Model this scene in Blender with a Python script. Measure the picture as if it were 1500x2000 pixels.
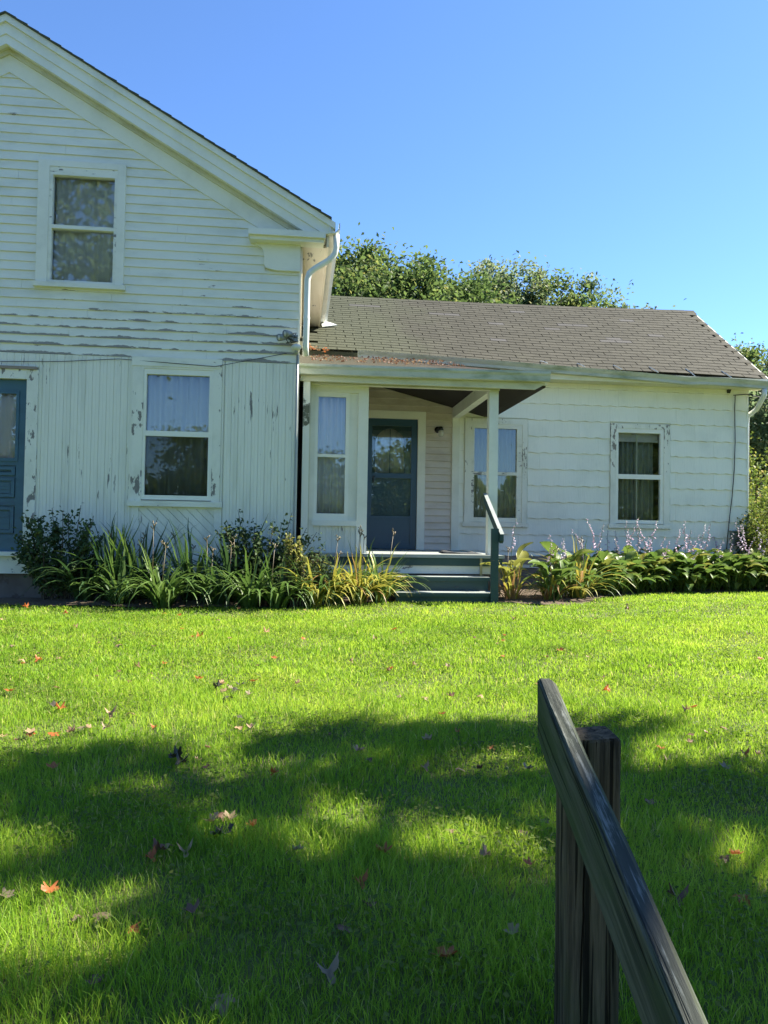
import bpy, math, random
import numpy as np
from mathutils import Vector, Matrix
for o in list(bpy.data.objects): bpy.data.objects.remove(o)
S = bpy.context.scene; C = S.collection
RNG = random.Random(11); NR = np.random.default_rng(5)
PI = math.pi

# ------------------------------------------------------------------ camera
FP = 1500.; YAW = math.radians(6.4); PIT = math.atan(40/1500); ROLL = .0165; ZC = .86
_f = Vector((math.sin(YAW), math.cos(YAW), 0)); _r = Vector((math.cos(YAW), -math.sin(YAW), 0)); _k = Vector((0, 0, 1))
FW = _f*math.cos(PIT)+_k*math.sin(PIT); _u = -_f*math.sin(PIT)+_k*math.cos(PIT)
RT = _r*math.cos(ROLL)+_u*math.sin(ROLL); UP = -_r*math.sin(ROLL)+_u*math.cos(ROLL)
OC = Vector((0, 0, ZC))
cd = bpy.data.cameras.new('camera'); cam = bpy.data.objects.new('camera', cd); C.objects.link(cam)
cd.sensor_fit = 'HORIZONTAL'; cd.sensor_width = 36; cd.lens = FP/1500*36; cd.clip_start = .05; cd.clip_end = 2000
cam.matrix_world = Matrix(((RT.x, UP.x, -FW.x, OC.x), (RT.y, UP.y, -FW.y, OC.y), (RT.z, UP.z, -FW.z, OC.z), (0, 0, 0, 1)))
S.camera = cam

# ------------------------------------------------------------------ sky, sun, exposure
SUN_A = math.radians(15)          # sun azimuth behind the facade line, to the right
SUN_E = math.radians(42)
W = bpy.data.worlds.new('World'); S.world = W; W.use_nodes = True
wn = W.node_tree; bg = wn.nodes['Background']
sk = wn.nodes.new('ShaderNodeTexSky'); sk.sky_type = 'NISHITA'; sk.sun_disc = False
sk.sun_elevation = SUN_E; sk.sun_rotation = PI/2-SUN_A; sk.altitude = 200
sk.air_density = .85; sk.dust_density = .1; sk.ozone_density = 9
wn.links.new(sk.outputs[0], bg.inputs[0]); bg.inputs[1].default_value = .085
sd = bpy.data.lights.new('sun', 'SUN'); sun = bpy.data.objects.new('sun', sd); C.objects.link(sun)
sd.energy = 5; sd.angle = math.radians(.53); sd.color = (1, .93, .8)
SDIR = Vector((math.cos(SUN_E)*math.cos(SUN_A), math.cos(SUN_E)*math.sin(SUN_A), math.sin(SUN_E)))
sun.rotation_euler = SDIR.to_track_quat('Z', 'Y').to_euler()
sun.location = (20, 5, 20)
vs = S.view_settings; vs.view_transform = 'Standard'; vs.look = 'None'; vs.gamma = 1; vs.exposure = 1.88; vs.use_curve_mapping = False
S.render.engine = 'CYCLES'

# ------------------------------------------------------------------ pixel -> place
def ray(x, y): return FW+RT*((x-750)/FP)-UP*((y-1000)/FP)
def at(x, y, Y): d = ray(x, y); return OC+d*(Y/d.y)
def atd(x, y, D): return OC+ray(x, y)*D
def h(x, y):
    b = np.interp(y, [-60, -1, 2, 8.0, 9.3, 400], [-.85, -.75, -.35, -.02, 0, 0])
    fade = np.clip((8.4-np.asarray(y))/2, 0, 1)
    return b+fade*(.014*np.sin(x*1.7+.6*y)+.01*np.sin(2.9*y+x*.8+1))
def ground(x, y):
    d = ray(x, y); t = .5
    for i in range(6000):
        p = OC+d*t
        if p.z <= float(h(p.x, p.y)): return p
        t += .01
    return p
def prect(xl, yt, xr, yb, Y):
    xm, ym = (xl+xr)/2, (yt+yb)/2
    return at(xl, ym, Y).x, at(xr, ym, Y).x, at(xm, yb, Y).z, at(xm, yt, Y).z

# ------------------------------------------------------------------ materials
def nodes(name):
    m = bpy.data.materials.new(name); m.use_nodes = True
    nt = m.node_tree; return m, nt, nt.nodes['Principled BSDF']
def N(nt, typ, **k):
    n = nt.nodes.new('ShaderNode'+typ)
    for a, b in k.items():
        if isinstance(a, str) and a.startswith('i_'): n.inputs[a[2:].replace('_', ' ')].default_value = b
        else: setattr(n, a, b)
    return n
def L(nt, a, b): nt.links.new(a, b)
def math_n(nt, op, a, b=None, clamp=False):
    n = nt.nodes.new('ShaderNodeMath'); n.operation = op; n.use_clamp = clamp
    for i, v in enumerate((a, b)):
        if v is None: continue
        if isinstance(v, (int, float)): n.inputs[i].default_value = v
        else: L(nt, v, n.inputs[i])
    return n.outputs[0]
def mixc(nt, fac, a, b):
    n = nt.nodes.new('ShaderNodeMix'); n.data_type = 'RGBA'
    for s, v in ((n.inputs[0], fac), (n.inputs[6], a), (n.inputs[7], b)):
        if isinstance(v, (int, float)): s.default_value = v
        elif isinstance(v, tuple): s.default_value = (*v[:3], 1)
        else: L(nt, v, s)
    return n.outputs[2]
def tex(nt, scale, detail=4, rough=.55, stretch=(1, 1, 1), kind='Noise', src='Position', dist=0):
    g = N(nt, 'NewGeometry'); mp = N(nt, 'Mapping'); mp.inputs['Scale'].default_value = stretch
    if src == 'Position': L(nt, g.outputs['Position'], mp.inputs[0])
    else:
        tc = N(nt, 'TexCoord'); L(nt, tc.outputs[src], mp.inputs[0])
    n = nt.nodes.new('ShaderNodeTexNoise'); n.inputs['Scale'].default_value = scale
    n.inputs['Detail'].default_value = detail; n.inputs['Roughness'].default_value = rough; n.inputs['Distortion'].default_value = dist
    L(nt, mp.outputs[0], n.inputs[0]); return n.outputs[0]
def step(nt, v, lo, hi):
    n = nt.nodes.new('ShaderNodeMapRange'); n.interpolation_type = 'SMOOTHSTEP'
    n.inputs[1].default_value = lo; n.inputs[2].default_value = hi
    if isinstance(v, (int, float)): n.inputs[0].default_value = v
    else: L(nt, v, n.inputs[0])
    return n.outputs[0]
def bump(nt, bs, v, dist=.01, strength=.5):
    b = nt.nodes.new('ShaderNodeBump'); b.inputs['Distance'].default_value = dist; b.inputs['Strength'].default_value = strength
    L(nt, v, b.inputs['Height']); L(nt, b.outputs[0], bs.inputs['Normal'])
def sep(nt):
    g = N(nt, 'NewGeometry'); s = N(nt, 'SeparateXYZ'); L(nt, g.outputs['Position'], s.inputs[0]); return s.outputs

def paint(name, base, peel=.5, stretch=(1, 1, 1), dirt=.25, wood=(.2, .19, .17), rough=.55, lap=None, scale=9, band=None, dirtcol=(.34, .36, .27), pw=.03):
    """old white paint: mottled, dirty, flaked down to grey wood; peel = share flaked (0..1)"""
    m, nt, b = nodes(name)
    d1 = tex(nt, 2.2, 5, .6, stretch); d2 = tex(nt, 26, 3, .6, stretch)
    dm = math_n(nt, 'MULTIPLY', step(nt, d1, .42, .75), dirt)
    col = mixc(nt, dm, base, dirtcol)
    col = mixc(nt, math_n(nt, 'MULTIPLY', step(nt, d2, .5, .8), dirt*.6), col, tuple(c*.72 for c in base))
    p1 = tex(nt, scale, 6, .62, stretch); p2 = tex(nt, scale*.16, 2, .5)
    v = math_n(nt, 'ADD', math_n(nt, 'MULTIPLY', p1, .62), math_n(nt, 'MULTIPLY', p2, .5))
    if lap:                                   # flakes start at the lower, exposed edge of each board
        z = sep(nt)[2]
        fr = math_n(nt, 'FRACT', math_n(nt, 'DIVIDE', math_n(nt, 'SUBTRACT', z, lap[0]), lap[1]))
        v = math_n(nt, 'ADD', v, math_n(nt, 'MULTIPLY', step(nt, fr, .5, 0), math_n(nt, 'ADD', math_n(nt, 'MULTIPLY', step(nt, z, 4.1, 3.2), .21), .02)))
    if band:                                  # boards low on the wall have weathered most
        z = sep(nt)[2]
        v = math_n(nt, 'ADD', v, math_n(nt, 'MULTIPLY', step(nt, z, band[1], band[0]), band[2]))
    th = .80-.27*peel
    pm = step(nt, v, th, th+pw)
    wd = mixc(nt, tex(nt, 60, 3, .6, tuple(s for s in stretch)), tuple(c*.6 for c in wood), tuple(c*1.35 for c in wood))
    L(nt, mixc(nt, pm, col, wd), b.inputs['Base Color'])
    b.inputs['Roughness'].default_value = rough
    bump(nt, b, math_n(nt, 'SUBTRACT', math_n(nt, 'MULTIPLY', d2, .25), pm), .003, .6)
    return m
WHITE = (.765, .765, .655)
LAP0, LAPE = 2.945, .111
M = {}
M['clap'] = paint('white_clapboard_paint', WHITE, .16, (.7, 1, 2.4), .3, lap=(LAP0, LAPE), band=(3.0, 3.9, .035), scale=8, wood=(.27, .255, .22))
M['bead'] = paint('white_beadboard_paint', WHITE, .36, (3.4, 3.4, .32), .35, scale=9, pw=.02)
M['trim'] = paint('white_trim_paint', WHITE, .22, (1, 1, 1), .25)
M['trimv'] = paint('flaking_trim_paint', WHITE, .50, (2.2, 2.2, 1), .3, scale=7)
M['trimw'] = paint('badly_flaked_casing_paint', WHITE, .53, (2.6, 2.6, 1.1), .35, wood=(.22, .20, .16), scale=8)
M['trimh'] = paint('flaking_sill_paint', WHITE, .52, (1, 1, 3), .35, scale=7)
M['frame'] = paint('white_frame_paint', (.80, .80, .70), .05, dirt=.15)
M['cream'] = paint('grimy_cream_paint', (.62, .61, .46), .3, (1, 1, 2), .5, dirtcol=(.28, .27, .16))
M['claprose'] = paint('faded_cream_clapboard_paint', (.64, .57, .48), .22, (1, 1, 2), .45, dirtcol=(.36, .27, .2), scale=8)
M['eave'] = paint('sunlit_eave_paint', (.74, .68, .58), .30, (2, .5, 2), .4, dirtcol=(.45, .36, .28))  # warm tone of the sunlit eave is put into the paint colour
M['gutter'] = paint('algae_stained_gutter', (.50, .52, .45), .15, (1, 3, 3), .85, wood=(.16, .15, .11), dirtcol=(.17, .22, .13), rough=.45)
M['spout'] = paint('downspout_enamel', (.70, .72, .68), .12, (2, 2, 1), .35, wood=(.3, .2, .15), rough=.4)
M['teal'] = paint('dark_teal_porch_paint', (.022, .060, .056), .34, (1, 3, 3), .5, wood=(.10, .10, .085), dirtcol=(.04, .075, .06), rough=.5)
M['tread'] = paint('worn_grey_tread_paint', (.30, .33, .31), .45, (1, 3, 3), .6, wood=(.30, .25, .2), dirtcol=(.16, .17, .14))
M['blue'] = paint('blue_door_paint', (.045, .12, .17), .14, (1, 1, 3), .4, wood=(.15, .12, .1), dirtcol=(.02, .05, .075), rough=.4)
M['storm'] = paint('blue_storm_door_enamel', (.03, .078, .118), .0, dirt=.2, dirtcol=(.045, .09, .12), rough=.3)
M['found'] = paint('stained_foundation', (.20, .17, .14), .5, (1, 1, 1), .7, wood=(.12, .09, .07), dirtcol=(.11, .08, .06), scale=4, rough=.9)
M['sillwood'] = paint('weathered_sill_beam', (.30, .25, .2), .5, (.6, 3, 3), .6, wood=(.14, .1, .07), dirtcol=(.18, .12, .08), rough=.85)
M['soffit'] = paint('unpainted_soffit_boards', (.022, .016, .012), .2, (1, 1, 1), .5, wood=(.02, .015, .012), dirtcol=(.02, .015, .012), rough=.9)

def asbestos():
    m, nt, b = nodes('white_cement_shingle')
    oi = N(nt, 'ObjectInfo')
    a = mixc(nt, oi.outputs['Random'], (.80, .80, .68), (.83, .83, .715))
    g = tex(nt, 55, 3, .6, (1, 1, .03)); d = tex(nt, 1.6, 5, .6)
    a = mixc(nt, math_n(nt, 'MULTIPLY', step(nt, d, .45, .8), .4), a, (.5, .53, .45))
    a = mixc(nt, math_n(nt, 'MULTIPLY', step(nt, g, .5, .8), .18), a, (.45, .48, .45))
    L(nt, a, b.inputs['Base Color']); b.inputs['Roughness'].default_value = .6
    bump(nt, b, g, .004, .5); return m
M['asb'] = asbestos()
def shingle(name, c0, c1, moss=.5):
    m, nt, b = nodes(name)
    oi = N(nt, 'ObjectInfo'); s = sep(nt)
    w = nt.nodes.new('ShaderNodeTexWhiteNoise'); w.noise_dimensions = '2D'
    cx = N(nt, 'CombineXYZ')
    L(nt, math_n(nt, 'FLOOR', math_n(nt, 'DIVIDE', s[0], .305)), cx.inputs[0]); L(nt, math_n(nt, 'FLOOR', math_n(nt, 'DIVIDE', s[2], .076)), cx.inputs[1])
    L(nt, cx.outputs[0], w.inputs[0])
    a = mixc(nt, math_n(nt, 'MULTIPLY', w.outputs[0], .6), c0, c1)
    a = mixc(nt, math_n(nt, 'MULTIPLY', step(nt, tex(nt, 90, 2, .7), .45, .75), .5), a, tuple(v*.55 for v in c0))
    mo = math_n(nt, 'MULTIPLY', step(nt, math_n(nt, 'ADD', math_n(nt, 'MULTIPLY', tex(nt, 1.3, 4, .6), 1.0), step(nt, s[0], 3.2, .2)), .5, 1.3), moss)
    a = mixc(nt, mo, a, (.085, .098, .055))
    L(nt, a, b.inputs['Base Color']); b.inputs['Roughness'].default_value = .9; b.inputs['Specular IOR Level'].default_value = .15
    bump(nt, b, tex(nt, 180, 2, .6), .004, .6); return m
M['shing'] = shingle('grey_brown_asphalt_shingle', (.058, .056, .042), (.086, .082, .062))
M['shing_pale'] = shingle('pale_replacement_shingle', (.09, .087, .08), (.11, .107, .10), .1)
M['shing_old'] = shingle('mossy_low_slope_roofing', (.028, .021, .014), (.05, .034, .024), .25)

def plain(name, col, rough=.6, metal=0, var=.3, scale=20):
    m, nt, b = nodes(name)
    L(nt, mixc(nt, math_n(nt, 'MULTIPLY', tex(nt, scale, 4, .6), var*1.6), col, tuple(c*.45 for c in col)), b.inputs['Base Color'])
    b.inputs['Roughness'].default_value = rough; b.inputs['Metallic'].default_value = metal; return m
M['black'] = plain('black_metal', (.012, .014, .014), .45)
M['cable'] = plain('dark_cable_rubber', (.03, .032, .03), .6)
M['greymetal'] = plain('grey_metal', (.28, .30, .28), .45, .3)
M['steel'] = plain('galvanised_pipe', (.33, .35, .33), .4, .5)
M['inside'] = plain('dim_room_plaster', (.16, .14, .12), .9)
M['mat'] = plain('dark_mat_rubber', (.03, .035, .04), .9)
M['lampglass'] = plain('frosted_lamp_glass', (.6, .58, .5), .15)
M['pine'] = plain('bare_pine', (.5, .42, .2), .7)
def curtain(name, col, tr):
    m, nt, b = nodes(name)
    out = nt.nodes['Material Output']; t = N(nt, 'BsdfTranslucent'); t.inputs[0].default_value = (*col, 1)
    mx = N(nt, 'MixShader'); mx.inputs[0].default_value = tr
    b.inputs['Base Color'].default_value = (*col, 1); b.inputs['Roughness'].default_value = .9
    L(nt, b.outputs[0], mx.inputs[1]); L(nt, t.outputs[0], mx.inputs[2]); L(nt, mx.outputs[0], out.inputs[0]); return m
M['curtain'] = curtain('pale_curtain_cloth', (.72, .71, .68), .25)
M['curtain_w'] = curtain('white_curtain_cloth', (.85, .82, .85), .25)
M['curtain_d'] = curtain('drab_curtain_cloth', (.42, .45, .38), .25)
def glass(name, tint, k, add):
    m, nt, b = nodes(name); nt.nodes.remove(b); out = nt.nodes['Material Output']
    t = N(nt, 'BsdfTransparent'); t.inputs[0].default_value = (*tint, 1)
    g = N(nt, 'BsdfGlossy'); g.inputs['Roughness'].default_value = .012; g.inputs[0].default_value = (1, 1, 1, 1)
    bp = N(nt, 'Bump'); bp.inputs['Strength'].default_value = .12; bp.inputs['Distance'].default_value = .01
    L(nt, tex(nt, 2.2, 1, .4), bp.inputs['Height']); L(nt, bp.outputs[0], g.inputs['Normal'])
    f = N(nt, 'Fresnel'); f.inputs[0].default_value = 1.5
    mx = N(nt, 'MixShader'); L(nt, math_n(nt, 'ADD', math_n(nt, 'MULTIPLY', f.outputs[0], k), add, True), mx.inputs[0])
    L(nt, t.outputs[0], mx.inputs[1]); L(nt, g.outputs[0], mx.inputs[2]); L(nt, mx.outputs[0], out.inputs[0]); return m
M['glass'] = glass('window_glass', (.95, .965, .955), 1.0, .028)
M['glass_screen'] = glass('glass_behind_insect_screen', (.62, .64, .62), .5, .01)

def wood_old():
    m, nt, b = nodes('weathered_rail_wood')
    gr = tex(nt, 34, 6, .7, (.045, 1, 1), src='Object', dist=.6); lo = tex(nt, 6, 4, .6, (.4, 1, 1), src='Object'); fi = tex(nt, 95, 5, .75, (.07, 1, 1), src='Object'); ck = tex(nt, 55, 3, .6, (.02, 1, 1), src='Object')
    a = mixc(nt, step(nt, gr, .36, .64), (.046, .05, .034), (.118, .118, .086))
    a = mixc(nt, math_n(nt, 'MULTIPLY', step(nt, lo, .42, .66), .6), a, (.055, .085, .028))
    a = mixc(nt, math_n(nt, 'MULTIPLY', step(nt, ck, .60, .66), .8), a, (.008, .009, .007))
    g = N(nt, 'NewGeometry'); s = N(nt, 'SeparateXYZ'); L(nt, g.outputs['True Normal'], s.inputs[0]); up = step(nt, s.outputs[2], .55, .85)
    a = mixc(nt, math_n(nt, 'MULTIPLY', up, .7), a, (.04, .045, .045))                         # top face blackened by rain
    li = math_n(nt, 'MULTIPLY', up, step(nt, math_n(nt, 'ADD', math_n(nt, 'MULTIPLY', fi, .7), math_n(nt, 'MULTIPLY', lo, .4)), .56, .66))
    a = mixc(nt, math_n(nt, 'MULTIPLY', li, .85), a, (.19, .205, .185))                          # lichen grows on the upper face
    L(nt, a, b.inputs['Base Color']); b.inputs['Roughness'].default_value = .95; b.inputs['Specular IOR Level'].default_value = .1
    bump(nt, b, math_n(nt, 'SUBTRACT', math_n(nt, 'ADD', gr, math_n(nt, 'MULTIPLY', fi, .6)), step(nt, ck, .60, .66)), .006, .9); return m
M['rail'] = wood_old()
def wood_post():
    m, nt, b = nodes('weathered_post_wood')
    gr = tex(nt, 42, 6, .72, (1, 1, .035), dist=.7); lo = tex(nt, 5, 4, .6, (1, 1, .4)); ck = tex(nt, 60, 3, .6, (1, 1, .02))
    a = mixc(nt, step(nt, gr, .35, .66), (.045, .036, .024), (.155, .12, .076))
    a = mixc(nt, math_n(nt, 'MULTIPLY', step(nt, lo, .42, .66), .6), a, (.06, .075, .03))
    a = mixc(nt, math_n(nt, 'MULTIPLY', step(nt, ck, .60, .65), .85), a, (.008, .007, .005))
    L(nt, a, b.inputs['Base Color']); b.inputs['Roughness'].default_value = .95; b.inputs['Specular IOR Level'].default_value = .1
    bump(nt, b, math_n(nt, 'SUBTRACT', gr, step(nt, ck, .60, .65)), .008, .9); return m
M['post'] = wood_post()

def leafy(name, cols, trans=.4, rough=.6, spec=.15):
    """leaf material: colour from the per-leaf 'tint' attribute, light shines through"""
    m, nt, b = nodes(name); out = nt.nodes['Material Output']
    at_ = N(nt, 'Attribute'); at_.attribute_name = 'tint'
    cr = N(nt, 'ValToRGB'); e = cr.color_ramp.elements
    for i, (p, c) in enumerate(cols):
        if i < 2: e[i].position = p; e[i].color = (*c, 1)
        else: q = e.new(p); q.color = (*c, 1)
    L(nt, at_.outputs['Fac'], cr.inputs[0])
    L(nt, cr.outputs[0], b.inputs['Base Color']); b.inputs['Roughness'].default_value = rough
    b.inputs['Specular IOR Level'].default_value = spec
    t = N(nt, 'BsdfTranslucent'); hs = N(nt, 'HueSaturation'); hs.inputs['Hue'].default_value = .485; hs.inputs['Value'].default_value = 1.5
    L(nt, cr.outputs[0], hs.inputs['Color']); L(nt, hs.outputs[0], t.inputs[0])
    mx = N(nt, 'MixShader'); mx.inputs[0].default_value = trans
    L(nt, b.outputs[0], mx.inputs[1]); L(nt, t.outputs[0], mx.inputs[2]); L(nt, mx.outputs[0], out.inputs[0]); return m
M['grass'] = leafy('lawn_grass_blade', [(0, (.07, .17, .014)), (.5, (.20, .355, .026)), (.85, (.34, .45, .055)), (1, (.46, .40, .18))], .45, .55, .2)
M['tree'] = leafy('tree_leaf', [(0, (.04, .078, .022)), (.6, (.09, .145, .04)), (1, (.2, .2, .06))], .45)
M['tree_pale'] = leafy('pale_tree_leaf', [(0, (.07, .115, .055)), (.6, (.13, .185, .085)), (1, (.23, .23, .11))], .45)
M['shrub'] = leafy('shrub_leaf', [(0, (.03, .06, .025)), (.6, (.065, .11, .042)), (1, (.14, .16, .05))], .35)
M['yellow'] = leafy('yellow_green_leaf', [(0, (.13, .16, .03)), (.6, (.24, .25, .06)), (1, (.35, .32, .13))], .35)
M['weed'] = leafy('overgrowth_leaf', [(0, (.04, .08, .015)), (.5, (.10, .15, .025)), (.85, (.2, .22, .04)), (1, (.3, .24, .1))], .35)
def leafmat(name, col, trans=.35, rough=.45, var=.5, spec=.4):
    m, nt, b = nodes(name); out = nt.nodes['Material Output']
    oi = N(nt, 'ObjectInfo'); n = tex(nt, 14, 3, .6)
    c = mixc(nt, math_n(nt, 'MULTIPLY', oi.outputs['Random'], var), col, (col[0]*1.5, col[1]*1.1, col[2]*1.2))
    c = mixc(nt, math_n(nt, 'MULTIPLY', n, .5), c, tuple(v*.55 for v in col))
    L(nt, c, b.inputs['Base Color']); b.inputs['Roughness'].default_value = rough; b.inputs['Specular IOR Level'].default_value = spec
    t = N(nt, 'BsdfTranslucent'); L(nt, c, t.inputs[0])
    mx = N(nt, 'MixShader'); mx.inputs[0].default_value = trans
    L(nt, b.outputs[0], mx.inputs[1]); L(nt, t.outputs[0], mx.inputs[2]); L(nt, mx.outputs[0], out.inputs[0]); return m
M['lily'] = leafmat('lily_leaf_green', (.105, .195, .04))
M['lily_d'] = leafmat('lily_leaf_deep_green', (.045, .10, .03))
M['lily_y'] = leafmat('lily_leaf_yellowing', (.42, .42, .07))
M['lily_b'] = leafmat('lily_leaf_withered', (.36, .23, .08))
M['hosta'] = leafmat('hosta_leaf', (.12, .21, .04), .38, .45)
M['hosta_y'] = leafmat('hosta_leaf_chartreuse', (.26, .3, .06), .35)
M['lav'] = leafmat('lavender_petal', (.66, .58, .68), .35)
M['stalk'] = leafmat('dry_flower_stalk', (.14, .12, .06), .1)
M['stalk_g'] = leafmat('green_flower_stalk', (.09, .14, .04), .1)
M['lf_orange'] = leafmat('orange_fallen_leaf', (.40, .13, .035), .3, .5)
M['lf_tan'] = leafmat('tan_fallen_leaf', (.34, .24, .13), .25, .6)
M['lf_brown'] = leafmat('brown_fallen_leaf', (.16, .085, .05), .2, .6)
M['lf_pale'] = leafmat('pale_fallen_leaf', (.27, .21, .13), .25, .6)
M['lf_dark'] = leafmat('dark_fallen_leaf', (.05, .05, .032), .1, .7)
M['bark'] = plain('tree_bark', (.075, .06, .05), .9, 0, .7, 12)
M['stem'] = plain('shrub_stem', (.09, .07, .045), .85)
def soil(name, a, b_, g):
    m, nt, b = nodes(name)
    n = tex(nt, 9, 6, .65); n2 = tex(nt, 60, 4, .7)
    c = mixc(nt, n, a, b_); c = mixc(nt, math_n(nt, 'MULTIPLY', n2, .5), c, g)
    L(nt, c, b.inputs['Base Color']); b.inputs['Roughness'].default_value = 1; bump(nt, b, n2, .02, .8); return m
M['lawn'] = soil('lawn_soil_and_thatch', (.06, .10, .016), (.10, .13, .025), (.12, .10, .04))
M['bed'] = soil('flower_bed_soil', (.07, .05, .03), (.16, .11, .07), (.05, .035, .02))

# ------------------------------------------------------------------ object helpers
def tag(o, label=None, cat=None, group=None, kind=None):
    if label: o['label'] = label
    if cat: o['category'] = cat
    if group: o['group'] = group
    if kind: o['kind'] = kind
    return o
def thing(name, loc, label, cat, group=None, rz=0):
    o = bpy.data.objects.new(name, None); C.objects.link(o); o.location = loc; o.rotation_euler[2] = rz
    o.empty_display_size = .2
    return tag(o, label, cat, group)
def link(name, me, parent=None, local=False, mat=None):
    o = bpy.data.objects.new(name, me); C.objects.link(o)
    if parent:
        o.parent = parent
        if not local and parent.type == 'EMPTY': o.matrix_parent_inverse = Matrix.Translation(-parent.location)
    return o
class MB:
    def __init__(s): s.v = []; s.f = []
    def box(s, x0, x1, y0, y1, z0, z1):
        b = len(s.v); s.v += [(x, y, z) for z in (z0, z1) for y in (y0, y1) for x in (x0, x1)]
        s.f += [tuple(b+i for i in q) for q in ((0, 2, 3, 1), (4, 5, 7, 6), (0, 1, 5, 4), (2, 6, 7, 3), (0, 4, 6, 2), (1, 3, 7, 5))]; return s
    def prism(s, poly, fn0, fn1):
        """poly: 2-D outline; fn0 / fn1 lift it to the two end faces"""
        b = len(s.v); n = len(poly); s.v += [fn0(*p) for p in poly]+[fn1(*p) for p in poly]
        s.f += [tuple(range(b, b+n)), tuple(range(b+2*n-1, b+n-1, -1))]
        s.f += [(b+i, b+n+i, b+n+(i+1) % n, b+(i+1) % n) for i in range(n)]; return s
    def xz(s, poly, y0, y1): return s.prism(poly, lambda x, z: (x, y0, z), lambda x, z: (x, y1, z))
    def yz(s, poly, x0, x1): return s.prism(poly, lambda y, z: (x0, y, z), lambda y, z: (x1, y, z))
    def xy(s, poly, z0, z1): return s.prism(poly, lambda x, y: (x, y, z0), lambda x, y: (x, y, z1))
    def tube(s, pts, r, n=8, cap=True):
        pts = [Vector(p) for p in pts]; rs = r if isinstance(r, (list, tuple)) else [r]*len(pts)
        b = len(s.v); prev = None
        for i, p in enumerate(pts):
            d = (pts[min(i+1, len(pts)-1)]-pts[max(i-1, 0)]).normalized()
            a = Vector((0, 0, 1)) if abs(d.z) < .9 else Vector((1, 0, 0))
            if prev is not None: a = prev
            u = (a-d*a.dot(d)).normalized(); w = d.cross(u); prev = u
            s.v += [tuple(p+(u*math.cos(2*PI*k/n)+w*math.sin(2*PI*k/n))*rs[i]) for k in range(n)]
        for i in range(len(pts)-1):
            for k in range(n):
                s.f.append((b+i*n+k, b+i*n+(k+1) % n, b+(i+1)*n+(k+1) % n, b+(i+1)*n+k))
        if cap: s.f += [tuple(b+k for k in range(n))[::-1], tuple(b+(len(pts)-1)*n+k for k in range(n))]
        return s
    def ball(s, c, r, n=10, m=6, sc=(1, 1, 1)):
        b = len(s.v)
        for i in range(m+1):
            a = PI*i/m
            s.v += [(c[0]+r*sc[0]*math.sin(a)*math.cos(2*PI*k/n), c[1]+r*sc[1]*math.sin(a)*math.sin(2*PI*k/n), c[2]+r*sc[2]*math.cos(a)) for k in range(n)]
        for i in range(m):
            for k in range(n): s.f.append((b+i*n+k, b+(i+1)*n+k, b+(i+1)*n+(k+1) % n, b+i*n+(k+1) % n))
        return s
    def mesh(s, name, mat, smooth=False):
        me = bpy.data.meshes.new(name); me.from_pydata(s.v, [], s.f)
        for m_ in (mat if isinstance(mat, (list, tuple)) else [mat]): me.materials.append(m_)
        me.update()
        if smooth: me.polygons.foreach_set('use_smooth', [True]*len(me.polygons))
        return me
    def build(s, name, mat, parent=None, smooth=False, local=False):
        import bmesh
        me = s.mesh(name, mat, smooth)
        bm = bmesh.new(); bm.from_mesh(me); bmesh.ops.recalc_face_normals(bm, faces=bm.faces); bm.to_mesh(me); bm.free()
        return link(name, me, parent, local)
def subtract(rc, holes):
    out = [rc]
    for hx0, hx1, hz0, hz1 in holes:
        nx = []
        for x0, x1, z0, z1 in out:
            if hx1 <= x0 or hx0 >= x1 or hz1 <= z0 or hz0 >= z1: nx.append((x0, x1, z0, z1)); continue
            if hx0 > x0: nx.append((x0, hx0, z0, z1))
            if hx1 < x1: nx.append((hx1, x1, z0, z1))
            a, b = max(x0, hx0), min(x1, hx1)
            if hz0 > z0: nx.append((a, b, z0, hz0))
            if hz1 < z1: nx.append((a, b, hz1, z1))
        out = nx
    return [r for r in out if r[1]-r[0] > .004 and r[3]-r[2] > .004]
def clip(poly, x0, x1, z0, z1):
    def half(ps, f, ip):
        o = []
        for i, p in enumerate(ps):
            q = ps[(i+1) % len(ps)]; a, b = f(p), f(q)
            if a >= 0: o.append(p)
            if (a >= 0) != (b >= 0): t = a/(a-b); o.append((p[0]+(q[0]-p[0])*t, p[1]+(q[1]-p[1])*t))
        return o
    for f in (lambda p: p[0]-x0, lambda p: x1-p[0], lambda p: p[1]-z0, lambda p: z1-p[1]):
        poly = half(poly, f, None)
        if len(poly) < 3: return []
    return poly
def ring(mb, o, i, y0, y1):
    """rectangular frame between outer rect o and inner rect i (x0,x1,z0,z1)"""
    mb.box(o[0], i[0], y0, y1, o[2], o[3]); mb.box(i[1], o[1], y0, y1, o[2], o[3])
    mb.box(i[0], i[1], y0, y1, o[2], i[2]); mb.box(i[0], i[1], y0, y1, i[3], o[3]); return mb

# ------------------------------------------------------------------ ground
def sheet(name, xs, ys, zf, mat):
    X, Y = np.meshgrid(xs, ys); Z = zf(X, Y)
    v = np.stack([X, Y, Z], -1).reshape(-1, 3); n = len(xs); m = len(ys)
    f = [(j*n+i, j*n+i+1, (j+1)*n+i+1, (j+1)*n+i) for j in range(m-1) for i in range(n-1)]
    me = bpy.data.meshes.new(name); me.from_pydata(v.tolist(), [], f); me.materials.append(mat); me.update()
    me.polygons.foreach_set('use_smooth', [True]*len(me.polygons)); return link(name, me)
xs = np.concatenate([[-400, -150, -60, -30], np.arange(-16, 16.1, .4), [30, 60, 150, 400]])
ys = np.concatenate([[-400, -150, -60, -30, -15], np.arange(-8, 16.1, .25), [25, 40, 70, 150, 400]])
lawn = sheet('lawn', xs, ys, h, M['lawn']); tag(lawn, kind='structure')
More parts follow.
